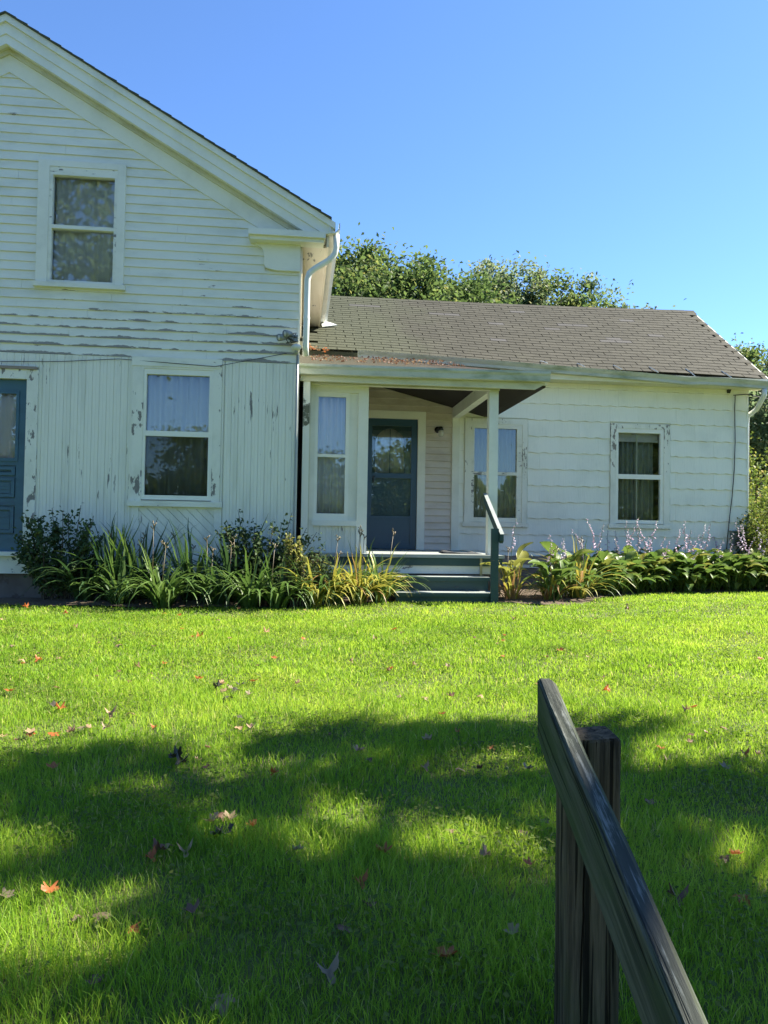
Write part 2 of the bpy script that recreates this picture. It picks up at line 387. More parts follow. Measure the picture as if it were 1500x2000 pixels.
# front line of the flower beds, from the photograph's ground line
EDGE = [(-9, 8.85), (-3.2, 8.82), (-1.5, 8.60), (-.1, 8.72), (.6, 9.0), (1.2, 9.38), (2.55, 9.38), (3.0, 9.14), (3.55, 9.3), (4.25, 10.3), (5.1, 11.05), (7.7, 11.75), (12, 12.3)]
EX = np.array([e[0] for e in EDGE]); EY = np.array([e[1] for e in EDGE])
def bed_edge(x): return np.interp(x, EX, EY)
bx = np.linspace(-9, 12, 106); bv = []; bf = []
for i, x in enumerate(bx):
    e = float(bed_edge(x)); back = 9.75 if x < 0 else 12.9
    for k in range(7):
        t = k/6; bv.append((x, e+(back-e)*t, .006+.035*math.sin(PI*min(t*1.3, 1))+.008*math.sin(x*5+k)))
for i in range(len(bx)-1):
    for k in range(6): a = i*7+k; bf.append((a, a+7, a+8, a+1))
me = bpy.data.meshes.new('flower_bed_soil'); me.from_pydata(bv, [], bf); me.materials.append(M['bed']); me.update()
tag(link('flower_bed_soil', me), kind='structure')

# ------------------------------------------------------------------ the house
YL, YB, YW = 9.6, 10.25, 12.74          # planes: gable wall, porch bay, wing wall
XL0, XL1, XR = -7.08, -.03, -3.555        # gable block: left corner, right corner, ridge
XW = 7.85                               # right corner of the wing
SL = .572                                # gable roof slope
def ztop(x): return 6.95-SL*abs(x-XR)
house = thing('farmhouse', (0, YL, 0), 'weathered white clapboard farmhouse with a gabled block, a porch and a low side wing', 'house')

def mirror(r): return (2*XR-r[1], 2*XR-r[0], r[2], r[3])
openings = {'gable': [], 'wing': [], 'bay': []}
def window(wall, Y, cas, frm, gu, gl, sill, label=None, head=None, mir=False, fmat='frame', cmat='trimv', screen=False, mullion=None, smat='trimh', proud=.03):
    """double-hung window: casing boards > frame, two panes, sill (pixel rectangles on the wall plane)"""
    q = [prect(*r, Y) for r in (cas, frm, gu, gl, sill)]
    if mir: q = [mirror(r) for r in q]
    cr, fr, ur, lr, sr = q
    openings[wall].append(fr)
    m = MB(); ring(m, (cr[0], cr[1], sr[3], cr[3]), (fr[0], fr[1], sr[3], fr[3]), Y-proud, Y+.002)
    m.v = [v for v in m.v]; o = m.build('window', M[cmat], house)
    if label: o['label'] = label
    f = MB(); g = (min(ur[0], lr[0]), max(ur[1], lr[1]), lr[2], ur[3])
    ring(f, (fr[0]+.001, fr[1]-.001, max(fr[2], sr[3])+.001, fr[3]-.001), g, Y-proud+.008, Y+.05)
    f.box(g[0], g[1], Y-proud+.004, Y+.045, lr[3], ur[2]); f.build('frame', M[fmat], o)
    if mullion:
        mx = at(mullion, 930, Y).x; MB().box(mx-.008, mx+.008, Y+.03, Y+.06, lr[2], ur[3]).build('mullion', M[fmat], o)
    for r, k in ((ur, 'glass'), (lr, 'glass_screen' if screen else 'glass')):
        yy = Y+(.012 if r is lr else .02)
        MB().box(r[0]-.004, r[1]+.004, yy, yy+.004, r[2]-.004, r[3]+.004).build('pane', M[k], o)
    s = MB().box(sr[0]-.02, sr[1]+.02, Y-proud-.03, Y+.002, sr[2], sr[3]-.001); s.build('sill', M[smat], o)
    if head:
        hr = prect(*head, Y); hr = mirror(hr) if mir else hr
        MB().box(hr[0], hr[1], Y-proud-.008, Y+.002, hr[2], hr[3]).build('head_casing', M[smat], o)
    return g
def curtain_at(g, Y, mat, label, waves=7, amp=.018, x0=0, x1=1, zb=0, zt=1, group=None):
    nx = 8*waves; m = MB(); ph = RNG.random()*6
    X0 = g[0]+(g[1]-g[0])*x0; X1 = g[0]+(g[1]-g[0])*x1; Z0 = g[2]-.05+(g[3]-g[2])*zb; Z1 = g[2]+(g[3]-g[2])*zt+.05
    for k in range(5):
        for i in range(nx+1):
            t = i/nx; m.v.append((X0+(X1-X0)*t+.008*math.sin(k*1.3+i*.7), Y+amp*math.sin(waves*2*PI*t+ph+.25*math.sin(k+t*9))+.006*math.sin(23*t), Z1+(Z0-Z1)*k/4))
    m.f = [(k*(nx+1)+i, k*(nx+1)+i+1, (k+1)*(nx+1)+i+1, (k+1)*(nx+1)+i) for k in range(4) for i in range(nx)]
    o = m.build('curtain', M[mat], None, True); so = o.modifiers.new('cloth_thickness', 'SOLIDIFY'); so.thickness = .002
    return tag(o, label, 'curtain', group)

# windows of the gable block (the same pair stands left of the ridge, outside the picture)
for mir in (False, True):
    t = 'beyond the blue wooden door' if mir else 'right of the blue wooden door'
    gU = window('gable', YL, (74, 319, 245, 556), (96, 331, 229, 556), (104, 347, 224, 444), (103, 451, 222, 551), (71, 556, 243, 565), 'upper sash window in the gable', mir=mir, cmat='trim', fmat='trimh', proud=.045)
    curtain_at(gU, YL+.085, 'curtain', 'pale curtain drawn across the upper gable window '+('left of the ridge' if mir else 'under the right rake'), 6, .01)
    gLw = window('gable', YL, (258, 700, 432, 979), (279, 722, 415, 977), (286, 733, 408, 843), (284, 853, 406, 968), (254, 979, 431, 990), 'white replacement window with flaking casing', head=(259, 700, 434, 718), mir=mir, screen=True)
    curtain_at(gLw, YL+.10, 'curtain', 'long pale curtain in the ground floor gable window '+t, 6, .03)
# blue wooden front door of the gable block
xd1 = at(50, 900, YL).x; xd0 = xd1-.86; zd0, zd1 = .56, at(40, 741, YL).z
openings['gable'].append((xd0, xd1, zd0-.05, zd1))
dr = MB(); zg0, zg1 = at(20, 897, YL).z, at(20, 766, YL).z; st = .115
dr.box(xd0+.005, xd0+st, YL+.02, YL+.06, zd0, zd1-.004); dr.box(xd1-st, xd1-.005, YL+.02, YL+.06, zd0, zd1-.004)
dr.box(xd0+st, xd1-st, YL+.02, YL+.06, zg1, zd1-.004); dr.box(xd0+st, xd1-st, YL+.02, YL+.06, zg0-.07, zg0)
dr.box(xd0+st, xd1-st, YL+.02, YL+.06, zd0, zd0+.2); dr.box(xd0+st, xd1-st, YL+.02, YL+.06, zd0+.55, zd0+.63)
dr.box(xd0+st, xd1-st, YL+.04, YL+.055, zd0+.2, zg0-.07)
door = dr.build('wooden_door', M['blue'], house); door['label'] = 'blue panelled wooden door with a curtained glass light'
for z0, z1 in ((zd0+.22, zd0+.53), (zd0+.65, zd0+.88), (zd0+.91, zg0-.09)):
    p = MB(); ring(p, (xd0+st+.01, xd1-st-.01, z0, z1), (xd0+st+.05, xd1-st-.05, z0+.035, z1-.035), YL+.012, YL+.045)
    for k in range(3): p.box(xd0+st+.06, xd1-st-.06, YL+.03, YL+.045, z0+.045+k*(z1-z0-.1)/3, z0+.04+(k+1)*(z1-z0-.1)/3)
    p.build('panel', M['blue'], door)
ring(MB(), (xd0+st-.02, xd1-st+.02, zg0-.02, zg1+.02), (xd0+st+.015, xd1-st-.015, zg0+.015, zg1-.015), YL+.008, YL+.05).build('glazing_bead', M['blue'], door)
MB().box(xd0+st, xd1-st, YL+.03, YL+.034, zg0, zg1).build('pane', M['glass'], door)
kb = MB(); kb.tube([(xd0+.06, YL+.02, zd0+.95), (xd0+.06, YL-.02, zd0+.95)], .012); kb.ball((xd0+.06, YL-.035, zd0+.95), .028); kb.build('door_knob', M['black'], door, True)
curtain_at((xd0+st, xd1-st, zg0, zg1), YL+.06, 'curtain_w', 'bright white curtain behind the glass of the blue wooden door', 5, .02, zt=.97)
dc = MB(); xc = at(72, 900, YL).x; zc0, zc1 = zd1, at(30, 722, YL).z
dc.box(xd1, xc, YL-.035, YL+.002, .5, zc1); dc.box(xd0-(xc-xd1), xd0, YL-.035, YL+.002, .5, zc1)
dc.box(xd0, xd1, YL-.04, YL+.002, zc0, zc1); dc.build('door_casing', M['trimv'], house)
MB().box(xd0-.15, xc-.02, YL-.06, YL+.002, zc1+.001, zc1+.035).build('door_head_moulding', M['sillwood'], house)
MB().box(xd0-.05, xc, YL-.09, YL+.06, zd0-.05, zd0-.001).build('door_threshold', M['trimh'], house)

# gable wall: backing, clapboards, beadboards
ZB0 = .52
gpoly = [(XL0, .3), (XL1, .3), (XL1, 4.6), (XR, ztop(XR)-.08), (XL0, 4.6)]
gw = MB()
for r in subtract((XL0, XL1, .3, 7), openings['gable']):
    p = clip(gpoly, *r)
    if p: gw.xz(p, YL+.004, YL+.12)
gable = gw.build('gable_wall', M['trim'], house)
cas_h = []
for mir in (False, True):
    for cas, top in (((74, 319, 245, 556), 556), ((258, 700, 432, 990), 0)):
        r = prect(*cas, YL); cas_h.append(mirror(r) if mir else r)
    r = prect(71, 556, 243, 565, YL); cas_h.append(mirror(r) if mir else r)
def zfr(x): return 6.33-SL*abs(x-XR)         # lower edge of the rake frieze
z = LAP0; row = 0
while z < 6.31:
    z1 = z+LAPE
    half = min(XL1-XR-.12, (6.33-z)/SL+.03)
    xa, xb = XR-half, XR+half
    if z < 4.15: xb = XL1-.0; xa = XL0
    cuts = [xa]; x = xa+RNG.uniform(.5, 2.6)
    while x < xb-.4: cuts.append(x); x += RNG.uniform(1.4, 3.4)
    cuts.append(xb)
    blocks = list(cas_h)
    if 4.05 < z1: blocks.append((-.47, 0, 4.09, 4.6)); blocks.append((2*XR, 2*XR+.47, 4.09, 4.6))
    for a, b in zip(cuts[:-1], cuts[1:]):
        for x0, x1, za, zb in subtract((a+.001, b-.001, z, z1), blocks):
            if zb-za < .02: continue
            ta = .020-.016*(za-z)/LAPE; tb = .020-.016*(zb-z)/LAPE; j = RNG.uniform(-.002, .002)
            m = MB(); m.v = [(x0, YL-ta+j, za+j), (x1, YL-ta+j, za-j), (x1, YL, za-j), (x0, YL, za+j), (x0, YL-tb+j, zb), (x1, YL-tb+j, zb), (x1, YL, zb), (x0, YL, zb)]
            m.f = [(0, 1, 5, 4), (0, 3, 2, 1), (4, 5, 6, 7), (0, 4, 7, 3), (1, 2, 6, 5), (3, 7, 6, 2)]
            link('clapboard', m.mesh('clapboard', M['clap']), gable)
    z = z1; row += 1
def beadboard(x0, x1, z0, z1, Y, parent, mat):
    w = x1-x0; t = .014; g = .0045
    pr = [(0, 0), (.001, -.0108), (g, -t)]
    if w > .05: c = w/2; pr += [(c-.003, -t), (c, -.0118), (c+.003, -t)]
    pr += [(w-g, -t), (w-.001, -.0108), (w, 0)]
    m = MB(); m.xy([(x0+a, Y+b) for a, b in pr], z0, z1); return m.build('beadboard', mat, parent)
bb_holes = [r for r in cas_h if r[3] < 3.2]
lowpan = []
for mir in (False, True):
    r = prect(256, 990, 432, 1068, YL); r = (r[0], r[1], ZB0, prect(258, 700, 432, 990, YL)[2]+.001); lowpan.append(mirror(r) if mir else r)
bb_holes += lowpan+[(xd0-(xc-xd1), xc, 0, zc1+.036)]
x = XL0+.1
while x < XL1-.03:
    x1 = min(x+.083, XL1-.012)
    for r in subtract((x, x1, ZB0, LAP0-.004), bb_holes):
        if r[1]-r[0] > .012: beadboard(*r, YL, gable, M['bead'])
    x += .083
for r in lowpan:                               # diagonal boards in the panel under each ground floor window
    ins = (r[0]+.085, r[1]-.085, r[2]+.1, r[3]-.02)
    ring(MB(), r, ins, YL-.02, YL+.002).build('panel_surround', M['trimh'], gable)
    w = .083*1.414; s = ins[0]-(ins[3]-ins[2])
    while s < ins[1]:
        p = clip([(s+.004, ins[3]), (s+w-.004, ins[3]), (s+w-.004+1, ins[3]-1), (s+.004+1, ins[3]-1)], *ins)
        if p: MB().xz(p, YL-.012, YL+.002).build('diagonal_board', M['bead'], gable)
        s += w
MB().box(XL0-.01, XL1+.01, YL-.03, YL+.03, .30, ZB0-.001).build('sill_board', M['trimh'], house)
MB().box(XL0, XL1, YL+.02, YL+.3, -.4, .299).build('foundation', M['found'], house)
# corner board
MB().box(XL1-.012, XL1+.012, YL-.022, YL+.1, ZB0, 4.095).build('corner_board', M['trim'], house)

# rake trim
def rake(o0, o1, y0, y1, name, mat, xe, zmin):
    for sg in (1, -1):
        f = lambda x: x if sg == 1 else 2*XR-x
        p = clip([(XR, ztop(XR)-o0), (xe, ztop(xe)-o0), (xe, ztop(xe)-o1), (XR, ztop(XR)-o1)], -20, 20, zmin, 20)
        if p: MB().xz([(f(a), b) for a, b in p], y0, y1).build(name, mat, house)
rake(.0165, .10, 9.395, 9.50, 'rake_crown', M['trim'], .395, 4.56)
rake(.10, .235, 9.425, 9.50, 'rake_fascia', M['trim'], .37, 4.54)
rake(.235, .35, 9.44, 9.50, 'rake_lower_moulding', M['trim'], .37, 4.54)
rake(.30, .35, 9.50, 9.565, 'rake_soffit', M['cream'], .3, 4.54)
rake(.30, .405, 9.545, 9.57, 'rake_bed_moulding', M['cream'], .0, 4.54)
rake(.30, .615, 9.57, 9.603, 'rake_frieze', M['trim'], .0, 4.54)
for sg in (1, -1):
    f = (lambda a, b: (a, b)) if sg == 1 else (lambda a, b: (2*XR-b, 2*XR-a))
    m = MB(); m.box(*f(-.665, .275), 9.37, 9.602, 4.465, 4.54); m.box(*f(-.645, .255), 9.41, 9.602, 4.42, 4.465); m.build('cornice_return', M['trim'], house)
    g1 = (lambda a: a) if sg == 1 else (lambda a: 2*XR-a)
    m = MB()
    pr = [(-.60, 4.42), (-.55, 4.385), (-.505, 4.36), (-.485, 4.31), (-.475, 4.25), (-.475, 4.16), (-.455, 4.12), (-.40, 4.105), (-.33, 4.092), (-.03, 4.092), (-.03, 4.42)]
    m.xz([(g1(a), b) for a, b in pr], 9.54, 9.602); m.build('frieze_block', M['trim'], house)
# roof of the gable block, courses stepped as the shingle edges show along the rake
pr = []
n = 30
for sg in (-1, 1):
    pts = []
    for i in range(n):
        a = 3.9*i/n; b = 3.9*(i+1)/n; k = .004*math.sin(i*2.3)+.003*math.sin(i*.7)
        pts += [(XR+sg*a, ztop(XR+a)+.004), (XR+sg*b, ztop(XR+b)+.013+k)]
    pr = pr+(pts[::-1] if sg == -1 else pts)
bot = [(XR+3.9, ztop(XR+3.9)-.016), (XR, ztop(XR)-.016), (XR-3.9, ztop(XR+3.9)-.016)]
MB().xz(pr+bot, 9.375, 17.6).build('gable_roof', M['shing'], house)
# right eave of the gable block
for sg in (1, -1):
    q = (lambda a, b: (a, b)) if sg == 1 else (lambda a, b: (2*XR-b, 2*XR-a))
    MB().box(*q(XL1+.001, .29), 9.605, 17.4, 4.425, 4.455).build('eave_soffit', M['eave'], house)
    MB().box(*q(XL1+.001, XL1+.03), 9.605, 17.4, 4.08, 4.424).build('eave_frieze', M['eave'], house)
    MB().box(*q(.29, .32), 9.5, 17.4, 4.40, 4.66).build('eave_fascia', M['eave'], house)
    m = MB(); k = (lambda a: a) if sg == 1 else (lambda a: 2*XR-a)
    m.prism([(k(.322+a), 4.545+b) for a, b in ((0, .12), (0, 0), (.08, 0), (.13, .05), (.13, .125), (.115, .125), (.115, .06), (.075, .015), (.015, .015), (.015, .12))], lambda a, b: (a, 9.40, b), lambda a, b: (a, 17.4, b-.02))
    m.build('eave_gutter', M['spout'], house)
# other walls of the gable block
m = MB(); m.box(XL1-.1, XL1, YL+.13, 17.3, -.3, 4.34); m.box(XL0, XL0+.1, YL+.13, 17.3, -.3, 4.34); m.box(XL0, XL1, 17.3, 17.4, -.3, 4.34)
m.xz([(XL0, 4.35), (XL1, 4.35), (XR, ztop(XR)-.1)], 17.3, 17.4); m.build('outer_wall', M['clap'], house)
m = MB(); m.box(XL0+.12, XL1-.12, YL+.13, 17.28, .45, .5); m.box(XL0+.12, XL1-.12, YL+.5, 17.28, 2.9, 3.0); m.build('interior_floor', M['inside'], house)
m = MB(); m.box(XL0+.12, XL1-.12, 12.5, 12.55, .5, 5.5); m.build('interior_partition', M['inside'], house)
# downspout at the corner, conduit and lamp
dsp = [(.408, 9.47, 4.55), (.408, 9.47, 4.38), (.393, 9.475, 4.31), (.335, 9.48, 4.24), (.14, 9.50, 4.115), (.085, 9.505, 4.065), (.06, 9.51, 3.98), (.06, 9.51, 3.5), (.055, 9.52, 3.15), (.06, 9.58, 3.05)]
ds = MB().tube(dsp, .038, 10).build('downspout', M['spout'], house, True)
for i in (3, 7):
    p = Vector(dsp[i]); d = (Vector(dsp[i+1])-p).normalized()
    MB().tube([p-d*.012, p+d*.012], .043, 10).build('joint_band', M['spout'], ds)
cp = [at(581, 690, 9.55), at(579, 800, 9.55), at(577, 900, 9.55), at(574, 1030, 9.55), at(573, 1100, 9.55)]
cd_ = MB().tube(cp, .014, 8).build('conduit_pipe', M['steel'], None, True)
tag(cd_, 'grey conduit pipe running down the gable block corner beside the porch', 'pipe')
p0 = at(579, 678, 9.52)
wh = thing('weatherhead', p0, 'pale rounded weatherhead cap on top of the corner conduit', 'weatherhead')
MB().ball(p0, .055, 12, 8, (1.15, 1, .75)).build('cap', M['spout'], wh, True)
MB().tube([p0+Vector((0, .02, -.09)), p0+Vector((0, .02, 0))], .022).build('collar', M['steel'], wh, True)
p1 = at(574, 662, 9.55)
sl = thing('security_light', p1, 'twin spotlight fixture with tangled wires at the gable corner under the downspout', 'spotlight')
MB().box(p1.x-.05, p1.x+.05, 9.5, 9.585, p1.z-.04, p1.z+.04).build('junction_box', M['greymetal'], sl)
for dx, dz in ((-.13, .0), (-.06, .05)):
    c = p1+Vector((dx, -.06, dz))
    hd = MB().tube([c+Vector((.05, .03, 0)), c+Vector((.02, .01, 0)), c+Vector((-.02, -.03, -.01)), c+Vector((-.05, -.06, -.02))], [.012, .03, .042, .046], 10).build('lamp_head', M['greymetal'], sl, True)
    MB().ball(c+Vector((-.046, -.056, -.018)), .038, 10, 6, (.5, .6, 1)).build('bulb', M['lampglass'], hd, True)
wr = MB()
for k in range(5):
    a = [p1+Vector((RNG.uniform(-.12, .06), RNG.uniform(-.08, -.03), RNG.uniform(-.07, .07))) for i in range(5)]
    wr.tube(a, .005, 5)
wr.build('loose_wire', M['cable'], sl, True)
wq = [at(0, 706, YL-.03), at(120, 706, YL-.03), at(232, 701, YL-.03), at(420, 716, YL-.05), at(560, 690, YL-.03)]
tag(MB().tube(wq, .004, 5).build('thin_cable', M['cable'], None), 'thin cable strung across the gable wall above the windows', 'cable')

# ---- porch bay beside the door
r_ = lambda a, b: (at(a, 900, YB).x, at(b, 900, YB).x)
ZF = .58; ZBM = 2.82
bx0, bx1 = r_(605, 718)[0], r_(605, 718)[1]
gB = (r_(620, 674)[0], r_(620, 674)[1], at(645, 1003, YB).z, at(645, 775, YB).z)
fB = (r_(614, 681)[0], r_(614, 681)[1], at(645, 1016, YB).z, at(645, 766, YB).z)
pnl = (fB[1], r_(698, 698)[0], fB[2], fB[3])
m = MB(); m.box(bx0, fB[0], YB-.02, YB+.08, ZF, ZBM); m.box(pnl[1], bx1, YB-.02, YB+.08, ZF, ZBM); m.box(fB[0], pnl[1], YB-.02, YB+.08, fB[3], ZBM)
m.box(fB[1], pnl[1], YB+.02, YB+.06, pnl[2], pnl[3]); m.box(fB[0], pnl[1], YB+.02, YB+.06, ZF, fB[2]-.07)
bay = m.build('bay_wall', M['trim'], house)
MB().box(fB[0]-.02, pnl[1], YB-.035, YB+.06, fB[2]-.075, fB[2]).build('bay_sill', M['trim'], house)
wb = ring(MB(), fB, gB, YB-.005, YB+.05); zm = at(645, 890, YB).z
wb.box(gB[0], gB[1], YB-.008, YB+.045, zm-.02, zm+.02); wb = wb.build('window', M['frame'], house); wb['label'] = 'tall narrow sash window in the porch bay'
for za, zb_ in ((gB[2], zm-.02), (zm+.02, gB[3])): MB().box(gB[0]-.004, gB[1]+.004, YB+.015, YB+.019, za-.004, zb_+.004).build('pane', M['glass'], wb)
x = fB[0]
while x < pnl[1]-.02:
    beadboard(x, min(x+.083, pnl[1]), ZF, fB[2]-.076, YB+.019, bay, M['bead']); x += .083
curtain_at(gB, YB+.09, 'curtain_w', 'white curtain hanging in the narrow bay window beside the porch door', 4, .02)
m = MB(); m.box(bx1-.06, bx1, YB+.081, YW-.01, ZF, 3.1); m.build('bay_side_wall', M['claprose'], house)
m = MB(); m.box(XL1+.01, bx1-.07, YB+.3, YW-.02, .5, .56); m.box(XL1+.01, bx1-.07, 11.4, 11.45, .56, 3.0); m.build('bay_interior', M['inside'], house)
def pilaster_mat():
    m_, nt, b = nodes('mossy_pilaster_paint'); z_ = sep(nt)[2]
    zz0, zz1 = at(597, 850, 10).z, at(597, 775, 10).z
    k = math_n(nt, 'MULTIPLY', step(nt, z_, zz0, zz0+.2), step(nt, z_, zz1+.12, zz1-.2))
    v = math_n(nt, 'MULTIPLY', step(nt, math_n(nt, 'ADD', tex(nt, 14, 5, .65), math_n(nt, 'MULTIPLY', k, .42)), .74, .86), .9)
    L(nt, mixc(nt, v, WHITE, (.05, .062, .03)), b.inputs['Base Color']); b.inputs['Roughness'].default_value = .8
    bump(nt, b, v, .01, .5); return m_
pa, pb = at(590, 900, 10.0).x, at(603, 900, 10.0).x
MB().box(pa, pb, 9.98, 10.2, .52, 2.88).build('corner_pilaster', pilaster_mat(), house)
MB().box(pb, bx0-.002, 10.1, 10.3, .52, 2.85).build('pilaster_return', M['cream'], house)

# ---- wing wall
dX0, dX1 = at(815, 900, YW).x-.86, at(815, 900, YW).x; dz1 = at(770, 818, YW).z
openings['wing'].append((dX0, dX1, ZF-.05, dz1))
gW2 = window('wing', YW, (907, 818, 1029, 1020), (920, 829, 1019, 1020), (926, 837, 1009, 922), (925, 928, 1008, 1011), (904, 1020, 1029, 1029), 'old sash window behind the porch post, sill flaking', fmat='trimh', cmat='trimw')
gW3 = window('wing', YW, (1191, 829, 1307, 1023), (1202, 838, 1295, 1023), (1207, 846, 1289, 927), (1206, 936, 1288, 1016), (1189, 1024, 1307, 1032), 'white storm window with dark flaked casing', mullion=1245, cmat='trimw')
curtain_at(gW2, YW+.09, 'curtain_d', 'dull green curtain in the wing window behind the porch post', 9, .02)
curtain_at(gW3, YW+.2, 'curtain_d', 'drab curtain half drawn in the wing window with storm frame', 4, .035, 0, .46)
MB().box(gW3[0]-.02, gW3[1]+.02, YW+.13, YW+.135, gW3[3]-.14, gW3[3]+.05).build('roller_blind', M['curtain_w'], None)
tag(bpy.data.objects['roller_blind'], 'pale roller blind let down a little behind the storm framed wing window', 'blind')
curtain_at(gW3, YW+.25, 'curtain_d', 'grey cloth hanging at the right of the storm framed wing window', 3, .03, .5, 1)
ww = MB()
for r in subtract((XL1, XW, .3, 3.66), openings['wing']): ww.box(r[0], r[1], YW+.004, YW+.12, r[2], r[3])
wing = ww.build('wing_wall', M['trim'], house)
ct0, ct1 = at(882, 900, YW).x, at(896, 900, YW).x
MB().box(ct0, ct1, YW-.04, YW+.003, ZF, 3.05).build('corner_board', M['trim'], house)
# clapboards round the door
zt = at(700, 803, YW).z
dcr = (dX0-.13, at(830, 900, YW).x, ZF, at(775, 803, YW).z)
m = MB(); m.box(dX1, dcr[1], YW-.035, YW+.003, ZF, dcr[3]); m.box(dX0-.13, dX0, YW-.035, YW+.003, ZF, dcr[3]); m.box(dX0, dX1, YW-.035, YW+.003, dz1, dcr[3]); m.build('door_casing', M['trim'], house)
z = ZF
while z < 3.55:
    for x0, x1, za, zb in subtract((bx1+.001, ct0-.001, z, z+.115), [dcr]):
        ta = .032-.026*(za-z)/.115; tb = .032-.026*(zb-z)/.115; za += .005 if abs(za-z) < .001 else 0
        m = MB(); m.v = [(x0, YW-ta, za), (x1, YW-ta, za), (x1, YW+.003, za), (x0, YW+.003, za), (x0, YW-tb, zb), (x1, YW-tb, zb), (x1, YW+.003, zb), (x0, YW+.003, zb)]
        m.f = [(0, 1, 5, 4), (0, 3, 2, 1), (4, 5, 6, 7), (0, 4, 7, 3), (1, 2, 6, 5), (3, 7, 6, 2)]
        link('clapboard', m.mesh('clapboard', M['claprose']), wing)
    z += .115
# cement shingles with wavy butts
whole = [(r[0]-.0, r[1], r[2], r[3]) for r in (prect(905, 816, 1030, 1030, YW), prect(1190, 826, 1308, 1033, YW))]
EXPO = .281; z = 3.106-EXPO*9-.10; row = 0
rows = [(.50, .577)]+[(3.106-EXPO*(9-k), 3.106-EXPO*(8-k)) for k in range(11)]
for k, (z0, z1) in enumerate(rows):
    z1 = min(z1, 3.64); x = ct1-.7+(.35 if k % 2 else 0)
    while x < XW:
        xa, xb = max(x, ct1), min(x+.7, XW); x += .7
        if xb-xa < .02: continue
        for a, b, c, d in subtract((xa+.0006, xb-.0006, z0, z1), whole):
            ph = RNG.random()*.06; low = []
            nseg = max(2, int((b-a)/.035)) if abs(c-z0) < .001 else 1
            for i in range(nseg+1):
                u = a+(b-a)*i/nseg
                low.append((u, c-(.009*math.sin(2*PI*u/.235)+.003*math.sin(2*PI*u/.09+k)) if nseg > 1 else c))
            ol = [(u_, w_+.0045) for u_, w_ in low]+[(b, d), (a, d)]
            m = MB(); j = RNG.uniform(-.0015, .0015)
            def f0(px, pz, z0=z0, z1=z1, j=j): t = min(max((pz-z0)/(z1-z0), 0), 1); return (px, YW-.024+.019*t+j, pz)
            m.prism(ol, f0, lambda px, pz: (px, YW+.003, pz)); m.build('siding_shingle', M['asb'], wing)
MB().box(XW-.001, XW+.03, YW-.02, YW+.12, .45, 3.6).build('corner_trim', M['trim'], house)
MB().box(2.72, XW, YW-.01, YW+.03, .36, .499).build('sill_beam', M['sillwood'], house)
MB().box(.95, XW, YW+.02, YW+.3, -.4, .359).build('foundation', M['found'], house)
m = MB(); m.box(XW-.1, XW, YW+.13, 17.3, -.3, 3.6); m.box(XL1+.01, XW-.11, 17.2, 17.3, -.3, 3.6)
m.yz([(YW, 3.61), (17.3, 3.61), (15.05, 5.42)], XW-.1, XW); m.build('outer_wall', M['asb'], house)
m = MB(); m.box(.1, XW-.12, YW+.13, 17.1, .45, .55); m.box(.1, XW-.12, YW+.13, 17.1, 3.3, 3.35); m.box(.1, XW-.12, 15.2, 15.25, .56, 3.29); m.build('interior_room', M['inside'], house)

# storm door over a panelled door with an arched light
zu0, zu1 = at(770, 925, YW).z, at(770, 832, YW).z; zl0, zl1 = at(770, 1008, YW).z, at(770, 934, YW).z
sx0, sx1 = dX0+.095, at(803, 900, YW).x
m = MB(); m.box(dX0+.004, sx0, YW+.0, YW+.035, ZF+.01, dz1-.004); m.box(sx1, dX1-.004, YW, YW+.035, ZF+.01, dz1-.004)
m.box(sx0, sx1, YW, YW+.035, zu1, dz1-.004); m.box(sx0, sx1, YW, YW+.035, zl1, zu0); m.box(sx0, sx1, YW, YW+.035, zl0-.05, zl0); m.box(sx0, sx1, YW+.012, YW+.03, ZF+.08, zl0-.05); m.box(sx0, sx1, YW, YW+.035, ZF+.01, ZF+.08)
sdr = m.build('storm_door', M['storm'], house); sdr['label'] = 'blue storm door with two glass lights and a kick panel'
for za, zb_ in ((zu0, zu1), (zl0, zl1)): MB().box(sx0-.003, sx1+.003, YW+.015, YW+.019, za-.003, zb_+.003).build('pane', M['glass'], sdr)
m = MB(); m.box(sx0+.02, sx0+.05, YW-.035, YW, zl1+.01, zl1+.035); m.box(sx0+.02, sx0+.035, YW-.035, YW-.02, zl1-.08, zl1+.01); m.build('door_handle', M['black'], sdr)
m = MB(); ring(m, (dX0+.01, dX1-.01, ZF+.02, dz1-.01), (dX0+.02, dX1-.02, ZF+.03, dz1-.02), YW+.09, YW+.12)
ax0, ax1 = at(732, 900, YW+.1).x, at(790, 900, YW+.1).x; az0 = at(762, 924, YW+.1).z; azs = at(762, 868, YW+.1).z; ac = (ax0+ax1)/2; ar = (ax1-ax0)/2
# door slab with an arched hole, as strips
arc = [(ac-ar*math.cos(PI*i/12), azs+ar*1.05*math.sin(PI*i/12)) for i in range(13)]
m.box(dX0+.02, ax0, YW+.085, YW+.12, ZF+.03, dz1-.02); m.box(ax1, dX1-.02, YW+.085, YW+.12, ZF+.03, dz1-.02); m.box(ax0, ax1, YW+.085, YW+.12, ZF+.03, az0)
for (xa, za), (xb, zb_) in zip(arc[:-1], arc[1:]): m.xz([(xa, za), (xb, zb_), (xb, dz1-.02), (xa, dz1-.02)], YW+.085, YW+.12)
idr = m.build('panelled_door', M['blue'], house)
m = MB()
for (xa, za), (xb, zb_) in zip(arc[:-1], arc[1:]):
    k = 1.09; m.xz([(xa, za), (xb, zb_), (ac+(xb-ac)*k, azs+(zb_-azs)*k), (ac+(xa-ac)*k, azs+(za-azs)*k)], YW+.07, YW+.09)
